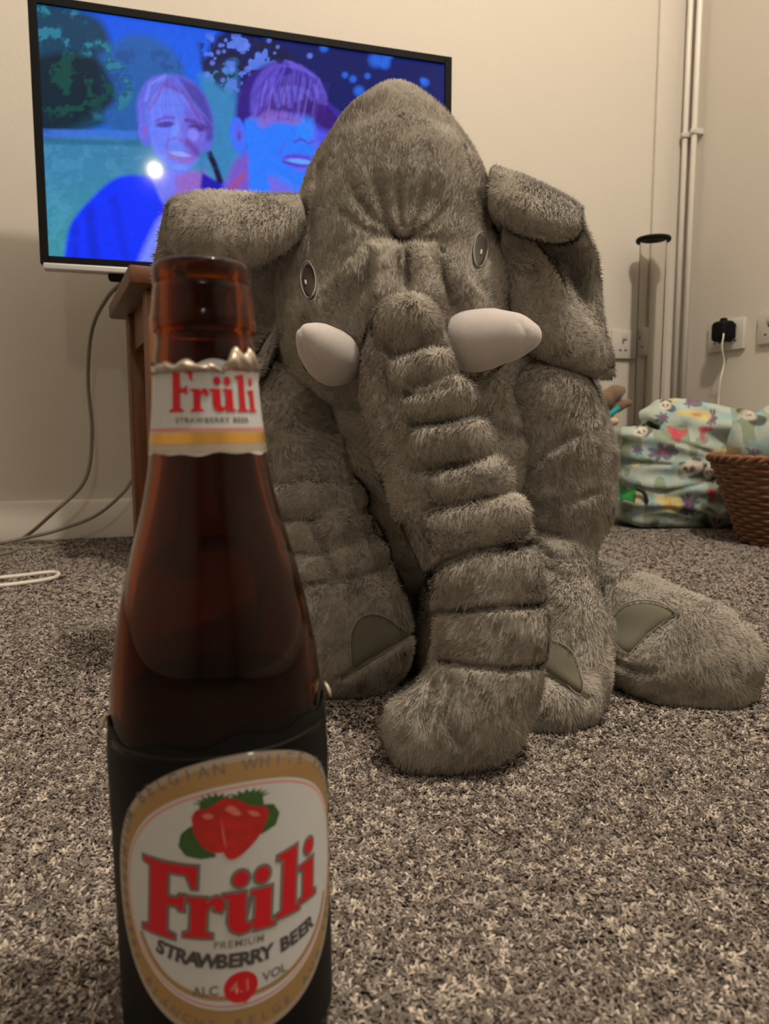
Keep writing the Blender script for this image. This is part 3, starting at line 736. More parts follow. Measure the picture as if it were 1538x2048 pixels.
HV, HQ = surface(head_f, (-.105, .45, .185), (.115, .69, .505), .0017)
HB = bvh_of(HV, HQ)
def head_keep(P):
    x, y = proj(P); return ~((in_oval(x, y, EYE_L, 1.12) | in_oval(x, y, EYE_R, 1.12)) & (P[:, 1] < .57))
furry('head', HV, HQ, M_FUR, ELE, comb=(0, .25, 1.0), messy=.55, keep=head_keep)
for e, lab in ((EYE_L, 1), (EYE_R, -1)):
    o, rim = decal('eye', ovalpts(e, 28, .96), e[:2], HB, M_EYE, ELE, off=.0018, dome=.0006)
    ring_on('eye_outline', ovalpts(e, 36, 1.0), HB, M_EYERIM, o, .0005, .0026)
    o.children[0].matrix_parent_inverse = Matrix()
    he = (e[0]-2+lab*0-(3 if lab > 0 else -3), e[1]+6, 2.2, 6, e[4]); decal('eye_highlight', ovalpts(he, 12), he[:2], HB, M_PUPIL, o, off=.0034, rings=2, thick=.0006)
V, q = None, None
# small stitched patch over the gather
decal('stitched_patch', [(794, 455), (806, 453), (820, 455), (822, 464), (819, 473), (806, 474), (793, 473), (792, 464)], (806, 464), HB, M_STITCH, ELE, off=.0030, rings=3)

# ---- trunk
TR = [(806, 668, .482, 74), (812, 725, .470, 84), (824, 800, .462, 90), (848, 880, .454, 98), (882, 960, .444, 102), (922, 1030, .434, 106), (952, 1090, .426, 108), (972, 1170, .416, 106), (985, 1250, .410, 106), (976, 1335, .404, 104), (945, 1415, .398, 110), (890, 1452, .394, 92), (840, 1462, .391, 80)]
def trunk_f(P):
    d = s_chain(P, TR, .010)
    rolls = None
    for a, b in (((804, 654, .452, 60), (820, 652, .452, 60)), ((816, 752, .437, 44), (864, 742, .435, 46)), ((848, 816, .427, 43), (910, 800, .425, 46)), ((862, 892, .419, 46), (940, 880, .417, 50)),
                 ((898, 978, .412, 46), (972, 962, .410, 50)), ((905, 1062, .406, 54), (1002, 1036, .404, 58)), ((928, 1166, .402, 64), (1024, 1148, .400, 62)), ((940, 1276, .397, 64), (1036, 1270, .395, 62))):
        e = s_chain(P, [a, b]); rolls = e if rolls is None else smin(rolls, e, .0010)
    d = smin(d, rolls, .0035)
    d = smin(d, s_chain(P, [(815, 600, .500, 50), (820, 640, .488, 66)], .01), .01)
    d = lump(P, d, .0014, 30)
    g = 0
    for pl, w_, dp in (([(760, 690), (788, 712), (835, 702), (890, 695)], .0020, .0030), ([(810, 790), (850, 788), (905, 768)], .0018, .0026), ([(830, 850), (880, 850), (955, 832)], .0018, .0026),
                       ([(815, 940), (870, 940), (985, 918)], .0018, .0028), ([(850, 1020), (930, 1005), (1040, 985)], .0018, .0030), ([(858, 1150), (890, 1125), (960, 1100), (1090, 1088)], .0018, .0060),
                       ([(868, 1226), (930, 1220), (1000, 1214), (1098, 1210)], .0016, .0066), ([(880, 1322), (940, 1330), (1010, 1338), (1092, 1332)], .0015, .0060)):
        g = g+groove(P, pl, w_, dp, .46, taper=False)
    for pl in ([(866, 1370), (850, 1440), (872, 1500)], [(905, 1360), (890, 1430), (915, 1490)], [(812, 1478), (800, 1500)], [(770, 830), (800, 900), (812, 960)], [(905, 1470), (935, 1500)]):
        g = g+groove(P, pl, .0026, .0026, .45)
    return flo(d+g, P)
TV_, TQ = surface(trunk_f, (-.035, .335, -.01), (.125, .53, .335), .0016)
furry('trunk', TV_, TQ, M_FUR, ELE, comb=(-.2, 0, -1.0), messy=.8)

# ---- tusks
def tusk(name, ch, seams):
    def f(P):
        d = s_chain(P, ch, .012); 
        for pl in seams: d = d+groove(P, pl, .0012, .0009, .5, taper=False)
        return d
    pts = np.array([W(*c[:3]) for c in ch]); r = .024
    V, Q = surface(f, pts.min(0)-r, pts.max(0)+r, .0013)
    return mesh_np(name, V, None, Q, M_TUSK, ELE)
tusk('tusk', [(676, 728, .492, 38), (668, 718, .482, 44), (650, 703, .474, 38), (630, 684, .466, 27), (614, 670, .460, 15)], [[(600, 655), (612, 700), (648, 748)]])
tusk('tusk', [(925, 680, .492, 50), (950, 683, .482, 51), (990, 675, .476, 44), (1035, 672, .468, 32), (1062, 672, .463, 17)], [[(1040, 645), (1052, 668), (1045, 698)]])

# ---- ears
def sheet(ctrl, nu=14, nv=14, T=.0055):
    C = np.array([[W(*c) for c in row] for row in ctrl])            # rows (v) x columns (u)
    A = np.stack([catmull(r, nu) for r in C])                        # v ctrl x U x 3
    S = np.stack([catmull(A[:, j], nv) for j in range(A.shape[1])], 1)
    nV, nU = S.shape[:2]
    du = np.gradient(S, axis=1); dv = np.gradient(S, axis=0); N = np.cross(du, dv); N /= np.maximum(np.linalg.norm(N, axis=-1, keepdims=True), 1e-9)
    u = np.linspace(0, 1, nU)[None, :]; v = np.linspace(0, 1, nV)[:, None]
    eu = np.minimum(1-u, .12)/.12; ev = np.minimum(np.minimum(v, 1-v), .05)/.05
    th = T*np.sqrt(np.clip(1-(1-eu)**2, 0, 1))*np.sqrt(np.clip(1-(1-ev)**2, 0, 1))
    nz = (vnoise(S, 40)-.5)[..., None]*.003
    Fp = S+N*(th[..., None]+nz); Bp = S-N*(th[..., None]-nz)
    V = np.concatenate([Fp.reshape(-1, 3), Bp.reshape(-1, 3)]); n = nV*nU
    i = np.arange(n).reshape(nV, nU)
    q = np.stack([i[:-1, :-1], i[:-1, 1:], i[1:, 1:], i[1:, :-1]], -1).reshape(-1, 4)
    qb = q[:, ::-1]+n
    rim = []
    border = list(i[0, :])+list(i[1:, -1])+list(i[-1, :-1][::-1])+list(i[1:-1, 0][::-1])
    for a, b in zip(border, border[1:]+border[:1]): rim.append((b, a, a+n, b+n))
    Q = np.vstack([q, qb, np.array(rim)])
    # check orientation
    nn = vnormals(V, Q[:len(q)])[:n].reshape(nV, nU, 3)
    if (nn*N).sum() < 0: Q = Q[:, ::-1]
    return V, Q
LEAR = [[(602, 470, .540), (548, 512, .512), (450, 545, .496), (345, 505, .508)],
        [(600, 435, .532), (540, 465, .502), (440, 475, .486), (333, 455, .500)],
        [(600, 409, .540), (520, 412, .520), (430, 410, .508), (336, 420, .515)],
        [(600, 408, .560), (520, 411, .550), (430, 410, .545), (330, 415, .545)],
        [(592, 480, .575), (510, 490, .577), (420, 490, .575), (316, 480, .565)],
        [(582, 600, .580), (510, 600, .582), (420, 600, .577), (308, 580, .570)],
        [(575, 680, .570), (530, 715, .562), (480, 740, .555), (380, 700, .558)],
        [(572, 640, .550), (540, 690, .535), (508, 745, .530), (420, 730, .545)]]
V, Q = sheet(LEAR); furry('ear', V, Q, M_FUR, ELE, comb=(-.3, 0, -.8), spacing=.0013, messy=.8)
REAR_ = [[(992, 436, .540), (1050, 466, .522), (1105, 480, .516), (1152, 468, .522)],
         [(985, 402, .526), (1050, 428, .500), (1110, 450, .496), (1160, 456, .508)],
         [(982, 352, .545), (1042, 376, .528), (1105, 402, .528), (1162, 432, .532)],
         [(985, 358, .575), (1045, 385, .575), (1110, 415, .572), (1166, 446, .562)],
         [(1000, 440, .592), (1080, 480, .600), (1145, 520, .595), (1196, 520, .575)],
         [(1005, 470, .580), (1110, 540, .590), (1155, 600, .590), (1206, 620, .575)],
         [(1003, 440, .550), (1084, 528, .553), (1140, 622, .556), (1222, 724, .558)],
         [(1004, 446, .538), (1082, 534, .536), (1138, 630, .538), (1224, 732, .546)],
         [(1003, 550, .540), (1052, 620, .531), (1108, 680, .532), (1206, 742, .544)],
         [(1003, 640, .545), (1056, 682, .538), (1128, 722, .542), (1232, 748, .550)],
         [(1012, 650, .570), (1080, 690, .565), (1140, 720, .562), (1222, 738, .562)]]
V, Q = sheet(REAR_); furry('ear', V, Q, M_FUR, ELE, comb=(.5, 0, -.8), spacing=.0012, messy=.7)

# ---- body
def body_f(P):
    d = s_ell(P, W(862, 900, .655), (.150, .130, .150))
    d = smin(d, s_chain(P, [(800, 700, .60, 190), (850, 860, .62, 240)], .02), .03)
    d = smin(d, s_chain(P, [(1080, 790, .60, 100), (1120, 930, .60, 98), (1110, 1020, .60, 92)], .01), .03)
    d = smin(d, s_chain(P, [(600, 800, .61, 110), (560, 960, .62, 120)], .01), .03)
    d = lump(P, d, .004, 16)
    for pl in ([(940, 850), (1040, 870), (1110, 830)], [(1190, 900), (1120, 950)], [(690, 880), (760, 900), (820, 890)], [(700, 990), (790, 1010)]): d = d+groove(P, pl, .005, .006, .6)
    return flo(d, P)
V, Q = surface(body_f, (-.19, .44, -.01), (.24, .80, .33), .0028)
furry('body', V, Q, M_FUR, ELE, comb=(0, 0, -1), spacing=.0014, messy=.8)

# ---- legs
PADS = {}
def leg(name, fn, lo, hi, pad=None, centre=None, stitch=True, comb=(0, 0, -1), vox=.0018):
    V, Q = surface(lambda P: flo(fn(P), P), lo, hi, vox)
    keep = None; B = None
    if pad is not None:
        pad = catmull(np.array(pad+[pad[0]], float), 5)[:-1]; B = bvh_of(V, Q)
        cen = np.array(centre, float)
        def keep(P):
            x, y = proj(P); ang = np.arctan2(y-cen[1], x-cen[0]); r = np.hypot(x-cen[0], y-cen[1])
            pa = np.arctan2(pad[:, 1]-cen[1], pad[:, 0]-cen[0]); pr = np.hypot(pad[:, 0]-cen[0], pad[:, 1]-cen[1]); o = np.argsort(pa)
            rr = np.interp(ang, pa[o], pr[o], period=2*PI); return ~((r < rr*.95) & (P[:, 1] < .55))
    ob = furry(name, V, Q, M_FUR, ELE, comb=comb, keep=keep, messy=.8)
    if pad is not None:
        p, rim = decal('foot_pad', pad, centre, B, M_FELT, ob, off=.0012, thick=.0014)
        for o in (p,):
            me = o.data; off = np.array(ob.location)
        for k in range(0, len(pad)-1, 1):
            a, b = pad[k], pad[k+1]
        ring_on('pad_edge', [centre+(q_-np.array(centre))*.99 for q_ in pad], B, M_STITCH, ob, .0005, .0022)
    return ob
def decal_parent_fix(): pass
def legL(P):
    d = s_chain(P, [(600, 800, .575, 96), (600, 900, .565, 106), (622, 985, .548, 92), (640, 1060, .540, 100), (672, 1140, .532, 104), (690, 1220, .520, 118)], .015)
    d = smin(d, s_ell(P, W(684, 1275, .522), (.051, .050, .050)), .02)
    d = smin(d, s_chain(P, [(640, 1330, .515, 88), (730, 1290, .515, 86)], .004), .008)
    d = smin(d, s_chain(P, [(560, 1005, .522, 46), (632, 998, .515, 46), (690, 1000, .525, 42)], .004), .005)
    d = smin(d, s_chain(P, [(570, 1078, .514, 42), (632, 1072, .508, 42)], .004), .005)
    d = smin(d, s_chain(P, [(668, 1056, .509, 44), (704, 1052, .516, 42)], .004), .003)
    d = smin(d, s_chain(P, [(600, 1142, .506, 40), (640, 1138, .503, 40)], .004), .005)
    d = smin(d, s_chain(P, [(690, 1120, .503, 44), (740, 1106, .512, 38)], .004), .003)
    d = lump(P, d, .0018, 26)
    g = groove(P, [(540, 965), (620, 955), (700, 965)], .0022, .003, .56, False)+groove(P, [(620, 1040), (648, 1090), (672, 1150)], .0024, .0040, .56, False)+groove(P, [(560, 1180), (680, 1160), (765, 1140)], .0018, .0032, .56, False)
    g = g+groove(P, [(690, 1352), (740, 1318), (832, 1262)], .0022, .0052, .56, False)
    g = g+groove(P, [(540, 1045), (640, 1040), (740, 1020)], .0018, .003, .56, False)+groove(P, [(560, 1110), (640, 1108), (740, 1080)], .0018, .003, .56, False)
    return d+g
leg('front_leg', legL, (-.16, .43, -.01), (.045, .63, .26), [(703, 1338), (700, 1275), (712, 1242), (740, 1228), (772, 1236), (800, 1258), (812, 1272), (770, 1298), (735, 1318)], (748, 1275))
def legM(P):
    d = s_chain(P, [(1090, 820, .565, 105), (1118, 920, .56, 100), (1125, 1010, .555, 90), (1118, 1090, .548, 66), (1110, 1170, .53, 80), (1115, 1260, .505, 96), (1112, 1350, .485, 104), (1112, 1390, .478, 102)], .012)
    d = smin(d, s_chain(P, [(1050, 1425, .448, 60), (1105, 1425, .447, 62), (1160, 1405, .452, 58)], .004), .010)
    d = lump(P, d, .0028, 22)
    g = groove(P, [(1085, 1345), (1130, 1372), (1172, 1398)], .0024, .005, .53, False)
    for pl in ([(1060, 1085), (1110, 1120), (1180, 1120)], [(1080, 1130), (1130, 1155), (1185, 1150)], [(1080, 1060), (1150, 1080)], [(1080, 1190), (1120, 1230)], [(1150, 870), (1090, 905), (1040, 960)], [(1190, 985), (1120, 1010)]): g = g+groove(P, pl, .0034, .0044, .6)
    return d+g
leg('front_leg', legM, (.03, .40, -.01), (.205, .63, .26), [(1075, 1290), (1105, 1282), (1140, 1302), (1158, 1340), (1166, 1386), (1130, 1372), (1092, 1352), (1075, 1345)], (1112, 1332))
def legR(P):
    d = s_chain(P, [(1130, 1170, .60, 75), (1215, 1215, .575, 84), (1290, 1265, .545, 98), (1365, 1310, .515, 112), (1405, 1325, .508, 114)], .015)
    d = smin(d, s_chain(P, [(1262, 1330, .505, 54), (1320, 1352, .494, 66), (1400, 1356, .492, 70)], .006), .015)
    d = smin(d, s_chain(P, [(1350, 1270, .506, 40), (1300, 1325, .494, 42)], .004), .008)
    d = lump(P, d, .0022, 24)
    g = groove(P, [(1352, 1232), (1300, 1270), (1258, 1312)], .0022, .0052, .56, False)+groove(P, [(1225, 1325), (1280, 1345), (1330, 1340)], .0026, .004, .54)
    g = g+groove(P, [(1190, 1170), (1250, 1160), (1310, 1190)], .003, .004, .62)+groove(P, [(1380, 1400), (1440, 1380)], .003, .002, .54)
    g = g+groove(P, [(1255, 1415), (1330, 1380), (1420, 1400)], .0030, .003, .53)
    return d+g
leg('hind_leg', legR, (.11, .44, -.01), (.30, .66, .17), [(1262, 1312), (1232, 1292), (1222, 1255), (1236, 1222), (1270, 1206), (1315, 1208), (1350, 1230), (1310, 1264)], (1272, 1256), comb=(.6, 0, -.6))
def legB(P):
    d = s_chain(P, [(960, 1080, .60, 90), (930, 1200, .57, 92), (925, 1280, .545, 94), (925, 1290, .535, 92)], .012)
    return lump(P, d, .002, 24)
leg('hind_leg', legB, (-.02, .44, -.01), (.14, .68, .17))

# ================================================================ the bottle
ELEV = lambda py: math.atan((1024-py)/F)-PITCH
BY = .215; BX = -.0524
BOT = empty('beer_bottle', (BX+.0028, BY, 0), 'brown glass strawberry beer bottle with white and red labels standing in front of the elephant', 'bottle')
BOT.rotation_euler = (0, math.radians(-.85), 0)
AZ0 = math.atan2(-BX, BY)                                # towards the lens from the axis (about the vertical)
ROUT = [(.0302, .0), (.0318, .0015), (.0325, .005), (.0325, .092), (.0322, .098), (.0315, .1068), (.0302, .1195), (.0274, .1351), (.0236, .1505), (.0195, .1656), (.0168, .1798), (.0154, .193), (.0146, .206), (.0139, .2112), (.0139, .2135), (.0147, .2146), (.0150, .2165), (.0150, .2180), (.0147, .2195), (.0142, .2235), (.0139, .2262), (.0136, .2275), (.0139, .2285), (.0141, .2305), (.0139, .2325), (.0132, .2335), (.0118, .2338)]
def rad_at(z):
    a = np.array(ROUT[1:-1]); return np.interp(z, a[:, 1], a[:, 0])
def glass_profile():
    o = catmull(ROUT, 4); o = [(max(r, 0), z) for r, z in o]
    inner = [(.0102, .2334), (.0095, .2310), (.0098, .225), (.0102, .212), (.0115, .2), (.0133, .18), (.0160, .1656), (.0202, .1505), (.0240, .1351), (.0270, .1195), (.0286, .105), (.0293, .09), (.0293, .009), (.027, .005), (.018, .0065), (0, .009)]
    return [(0, .003), (.024, .0015), (.028, 0)]+o+[tuple(x) for x in catmull(inner, 4)]
gp = [(max(r, 0.0), z) for r, z in glass_profile()]
V, q = lathe_geo(gp, 96)
MG = NT('amber_glass'); MG.set(Base_Color=(.27, .052, .003, 1), Roughness=.03, Transmission_Weight=1.0, IOR=1.33, Specular_IOR_Level=.3)
mesh_np('glass', V, None, q, MG.m, BOT, local=True)
ML = NT('dark_beer'); ML.set(Base_Color=(.30, .055, .012, 1), Roughness=.02, Transmission_Weight=1.0, IOR=1.34)
V, q = lathe_geo([(0, .0098), (.018, .0073), (.0265, .0062), (.0289, .010), (.0289, .09), (.0283, .1045), (.0276, .1108), (.0270, .1106), (0, .1102)], 72)
mesh_np('beer', V, None, q, ML.m, BOT, local=True)

def bend(bm_or_vq, zc, off, azc, step=.0013, radf=rad_at, tilt=0.0):
    """flat label artwork (u across, v up, in metres) wrapped on to the bottle"""
    bm = bm_or_vq
    us = [v.co.x for v in bm.verts]; u0, u1 = min(us), max(us)
    u = math.floor(u0/step)*step+step
    while u < u1:
        bmesh.ops.bisect_plane(bm, geom=bm.verts[:]+bm.edges[:]+bm.faces[:], plane_co=(u, 0, 0), plane_no=(1, 0, 0), dist=1e-7); u += step
    if abs(tilt) > 0:
        bmesh.ops.rotate(bm, verts=bm.verts, cent=(0, 0, 0), matrix=Matrix.Rotation(tilt, 3, 'Z'))
    vs = [v.co.y for v in bm.verts]; v0, v1 = min(vs), max(vs)
    if v1-v0 > .004:
        v = v0+.004
        while v < v1:
            bmesh.ops.bisect_plane(bm, geom=bm.verts[:]+bm.edges[:]+bm.faces[:], plane_co=(0, v, 0), plane_no=(0, 1, 0), dist=1e-7); v += .004
    for v in bm.verts:
        z = zc+v.co.y; r0 = float(radf(z)); rr = float(radf(zc)); r = r0+off+v.co.z
        th = azc+v.co.x/rr
        v.co = Vector((r*math.sin(th), -r*math.cos(th), z))
    return bm
def flat_poly(pts, holes=None):
    bm = bmesh.new(); es = []
    for lp in [pts]+(holes or []):
        vs = [bm.verts.new((p[0], p[1], 0)) for p in lp]
        es += [bm.edges.new((vs[i], vs[(i+1) % len(vs)])) for i in range(len(vs))]
    bmesh.ops.triangle_fill(bm, use_beauty=True, use_dissolve=False, edges=es)
    return bm
def join_bm(bms):
    out = bmesh.new()
    for b in bms:
        me = bpy.data.meshes.new('t'); b.to_mesh(me); b.free(); out.from_mesh(me); bpy.data.meshes.remove(me)
    return out
def up_normals(bm):
    for f in bm.faces:
        f.normal_update()
        c = f.calc_center_median()
        if f.normal.x*c.x+f.normal.y*c.y < 0: f.normal_flip()
def put_label(name, bm, zc, off, azc, mat, parent, tilt=0.0, radf=rad_at):
    bm = bend(bm, zc, off, azc, radf=radf, tilt=tilt); up_normals(bm)
    me = bpy.data.meshes.new(name); bm.to_mesh(me); bm.free(); me.materials.append(mat)
    o = bpy.data.objects.new(name, me); COL.objects.link(o); o.parent = parent; return o
def superell(a, b, n=2.3, m=120, cy=0.0, cx=0.0):
    t = np.linspace(0, 2*PI, m, endpoint=False); c, s = np.cos(t), np.sin(t)
    return [(cx+a*math.copysign(abs(x)**(2/n), x), cy+b*math.copysign(abs(y)**(2/n), y)) for x, y in zip(c, s)]
def text_bm(txt, size, bold=.0, spacing=1.0):
    cu = bpy.data.curves.new('t', 'FONT'); cu.body = txt; cu.size = size; cu.offset = bold; cu.align_x = 'CENTER'; cu.align_y = 'CENTER'; cu.space_character = spacing; cu.resolution_u = 3
    o = bpy.data.objects.new('t', cu); COL.objects.link(o)
    dg = bpy.context.evaluated_depsgraph_get(); me = bpy.data.meshes.new_from_object(o.evaluated_get(dg))
    bm = bmesh.new(); bm.from_mesh(me); bpy.data.objects.remove(o); bpy.data.curves.remove(cu); bpy.data.meshes.remove(me)
    return bm
def mv(bm, dx=0, dy=0, rot=0, sx=1, sy=1):
    M = Matrix.Translation((dx, dy, 0)) @ Matrix.Rotation(rot, 4, 'Z') @ Matrix.Diagonal((sx, sy, 1, 1)); bmesh.ops.transform(bm, matrix=M, verts=bm.verts); return bm
# printed inks
def ink(name, c, rough=.45, metal=0.0, spec=.4): return mat_plain(name, c, rough, metal, bump=.00001, bscale=2000, spec=spec)
I_WHITE = ink('label_white_paper', (.54, .56, .58, 1)); I_RED = ink('label_red_ink', (.56, .008, .018, 1)); I_GREY = ink('label_grey_ink', (.16, .145, .135, 1)); I_TAN = ink('label_gold_ink', (.40, .26, .11, 1), .35, .35)
I_SILV = ink('label_silver_edge', (.46, .40, .33, 1), .35, .5); I_DARK = ink('label_dark_grey_ink', (.07, .065, .065, 1)); I_PINK = ink('label_pink_line', (.62, .24, .22, 1)); I_BLACK = ink('label_black', (.004, .004, .0045, 1), .5, spec=.15)
I_BERRY = mat_plain('strawberry_print', (.46, .015, .015, 1), .4, var=.45, vscale=260); I_LEAF = mat_plain('leaf_print', (.035, .10, .02, 1), .5, var=.5, vscale=420); I_LT = ink('strawberry_shine', (.62, .16, .14, 1)); I_GOLD = ink('foil_gold', (.75, .42, .10, 1), .28, .7)

# slab serif letters on a unit x-height grid: (outline polygons, advance)
def rectp(x0, y0, x1, y1): return [(x0, y0), (x1, y0), (x1, y1), (x0, y1)]
def circ(cx, cy, r, n=22): return [(cx+r*math.cos(2*PI*k/n), cy+r*math.sin(2*PI*k/n)) for k in range(n)]
def letters():
    Fp = [(0, 0), (.92, 0), (.92, .09), (.70, .16), (.70, .86), (.98, .86), (1.04, .76), (1.14, .76), (1.14, 1.16), (1.04, 1.16), (.98, 1.06), (.70, 1.06), (.70, 1.70), (1.18, 1.70), (1.34, 1.36), (1.44, 1.36), (1.44, 1.92), (0, 1.92), (0, 1.83), (.22, 1.76), (.22, .16), (0, .09)]
    r = [(0, 0), (.80, 0), (.80, .08), (.62, .14), (.62, .66), (.70, .80), (.84, .84), (.86, .70), (1.04, .66), (1.14, .82), (1.06, 1.0), (.88, 1.05), (.72, .99), (.62, .86), (.60, 1.02), (0, 1.02), (0, .94), (.18, .88), (.18, .14), (0, .08)]
    u = [(0, 1.02), (0, .93), (.15, .88), (.15, .30), (.24, .08), (.46, -.03), (.68, .02), (.84, .16), (.85, 0), (1.42, 0), (1.42, .08), (1.28, .14), (1.28, 1.02), (.70, 1.02), (.70, .93), (.85, .88), (.85, .32), (.74, .20), (.66, .20), (.58, .30), (.58, 1.02)]
    l = [(0, 0), (.82, 0), (.82, .08), (.65, .14), (.65, 1.72), (0, 1.62), (0, 1.54), (.20, 1.48), (.20, .14), (0, .08)]
    i = [(0, 0), (.82, 0), (.82, .08), (.65, .14), (.65, 1.04), (0, .98), (0, .90), (.20, .85), (.20, .14), (0, .08)]
    return [([Fp], 0), ([r], 1), ([u, circ(.42, 1.38, .20), circ(1.00, 1.38, .20)], 2), ([l], 3), ([i, circ(.42, 1.40, .20)], 4)]
def grow(poly, r):
    P = np.array(poly); n = len(P); area = .5*np.sum(P[:, 0]*np.roll(P[:, 1], -1)-np.roll(P[:, 0], -1)*P[:, 1]); sg = 1 if area > 0 else -1
    e1 = P-np.roll(P, 1, 0); e2 = np.roll(P, -1, 0)-P
    n1 = np.stack([e1[:, 1], -e1[:, 0]], 1)*sg; n2 = np.stack([e2[:, 1], -e2[:, 0]], 1)*sg
    n1 /= np.maximum(np.linalg.norm(n1, axis=1, keepdims=True), 1e-9); n2 /= np.maximum(np.linalg.norm(n2, axis=1, keepdims=True), 1e-9)
    m = n1+n2; m /= np.maximum((m*n1).sum(1, keepdims=True), .55); return [tuple(x) for x in P+m*r]
def word(boxes, xh, base, parent, zc, azc, off, red, outline, tilt, radf=rad_at, lw=.0008, names='letter'):
    for (polys, k), (x0, wd, dy) in zip(letters(), boxes):
        ws = (1.44, 1.14, 1.42, .82, .82)[k]
        def tr(pl): return [(x0+p[0]/ws*wd, base+dy+p[1]*xh) for p in pl]
        if outline is not None:
            ol = join_bm([flat_poly(grow(tr(p), lw)) for p in polys]); put_label('letter_outline', ol, zc, off-.00004, azc, outline, parent, tilt, radf)
        put_label(names, join_bm([flat_poly(tr(p)) for p in polys]), zc, off, azc, red, parent, tilt, radf)

AZL = AZ0*1.0+math.radians(8)      # label centre, turned a little to the right of the lens direction
AZN = AZ0+math.radians(6)
# black sleeve round the body, torn at the upper edge
def sleeve():
    n = 120; th = np.linspace(0, 2*PI, n, endpoint=False)
    rel = (th-AZ0+PI) % (2*PI)-PI
    top = .1025+.0016*np.sin(rel*2.2+.6)+.0012*np.sin(rel*9)+.004*np.exp(-((rel-1.35)/.22)**2)+.003*np.exp(-((rel+1.4)/.2)**2)
    V = []; rows = 24
    for k in range(rows+1):
        z = .006+(top-.006)*k/rows; r = np.array([rad_at(a) for a in z])+.00025+.0006*(np.abs(rel) > 1.2)*vnoise(np.stack([np.cos(th)*8, np.sin(th)*8, z*250], -1), 1.0)*(k/rows)
        V.append(np.stack([r*np.sin(th), -r*np.cos(th), z], 1))
    V = np.concatenate(V); q = [(k*n+i, k*n+(i+1) % n, (k+1)*n+(i+1) % n, (k+1)*n+i) for k in range(rows) for i in range(n)]
    o = mesh_np('black_body_label', V, None, q, I_BLACK, BOT, local=True)
    # torn foil slivers at the right and left upper edges
    for rel0, zz, s in ((1.38, .1085, 1), (-1.42, .1045, -1)):
        P = [(math.sin(AZ0+rel0-.02*s*k)*(.0327+.0005*k), -math.cos(AZ0+rel0-.02*s*k)*(.0327+.0005*k), zz-.001*k) for k in range(5)]
        V, q, t = tube_geo(P, [.0002, .0006, .0008, .0006, .0002], 6); mesh_np('torn_edge', V, t, q, I_SILV, BOT, local=True)
sleeve()
ZL = .0625; TL = math.radians(-1.5)
lab = put_label('oval_label', flat_poly(superell(.0400, .0408, 2.08, cy=-.0036)), ZL, .00045, AZL, I_SILV, BOT, TL)
put_label('gold_band', flat_poly(superell(.0384, .0390, 2.08, cy=-.0036)), ZL, .00052, AZL, I_TAN, lab, TL)
put_label('pale_line', flat_poly(superell(.0352, .0326, 2.08, cy=-.0030)), ZL, .00057, AZL, I_WHITE, lab, TL)
put_label('red_line', flat_poly(superell(.0346, .0318, 2.08, cy=-.0030)), ZL, .00061, AZL, I_PINK, lab, TL)
put_label('white_field', flat_poly(superell(.0340, .0312, 2.08, cy=-.0030)), ZL, .00065, AZL, I_WHITE, lab, TL)
# gold arcs along the foot of the white field
def arc_band(a, b, w0, t0, t1, cy, n=2.3, m=40):
    t = np.linspace(t0, t1, m); f = lambda a, b: [(a*math.copysign(abs(math.cos(x))**(2/n), math.cos(x)), cy+b*math.copysign(abs(math.sin(x))**(2/n), math.sin(x))) for x in t]
    return flat_poly(f(a, b)+f(a-w0, b-w0)[::-1])
put_label('gold_arc', arc_band(.0325, .0296, .0015, PI*1.12, PI*1.88, -.0030), ZL, .00069, AZL, I_TAN, lab, TL)
put_label('gold_diamond', flat_poly([(0, -.0345), (.0018, -.0322), (0, -.0298), (-.0018, -.0322)]), ZL, .00072, AZL, I_TAN, lab, TL)
# ring lettering
def ring_text(txt, a, b, size, t_mid, step, flip=False):
    out = []
    n = len(txt)
    ts = np.linspace(0, 2*PI, 1441); X = np.array([(a*math.copysign(abs(math.cos(x))**(2/2.35), math.cos(x)), b*math.copysign(abs(math.sin(x))**(2/2.35), math.sin(x))) for x in ts])
    s = np.concatenate([[0], np.cumsum(np.hypot(*np.diff(X, axis=0).T))]); s_mid = np.interp(t_mid, ts, s); tot = s[-1]
    for k, ch in enumerate(txt):
        if ch == ' ': continue
        sk = s_mid+(1 if flip else -1)*(k-(n-1)/2)*step; sk %= tot
        x, y = np.interp(sk, s, X[:, 0]), np.interp(sk, s, X[:, 1]); x2, y2 = np.interp((sk+.0005) % tot, s, X[:, 0]), np.interp((sk+.0005) % tot, s, X[:, 1])
        ang = math.atan2(y2-y, x2-x)+(PI if not flip else 0)
        out.append(mv(text_bm(ch, size, .00006), x, y, ang))
    return join_bm(out)
put_label('ring_lettering', ring_text('PREMIUM BELGIAN WHITE FRUIT BEER', .0366, .0340, .0044, PI/2, .0041), ZL, .00056, AZL, I_GREY, lab, TL)
put_label('ring_lettering', ring_text('BIERE BLANCHE BELGE AUX FRUITS', .0372, .0400, .0036, PI*1.5, .0036, True), ZL, .00056, AZL, I_GREY, lab, TL)
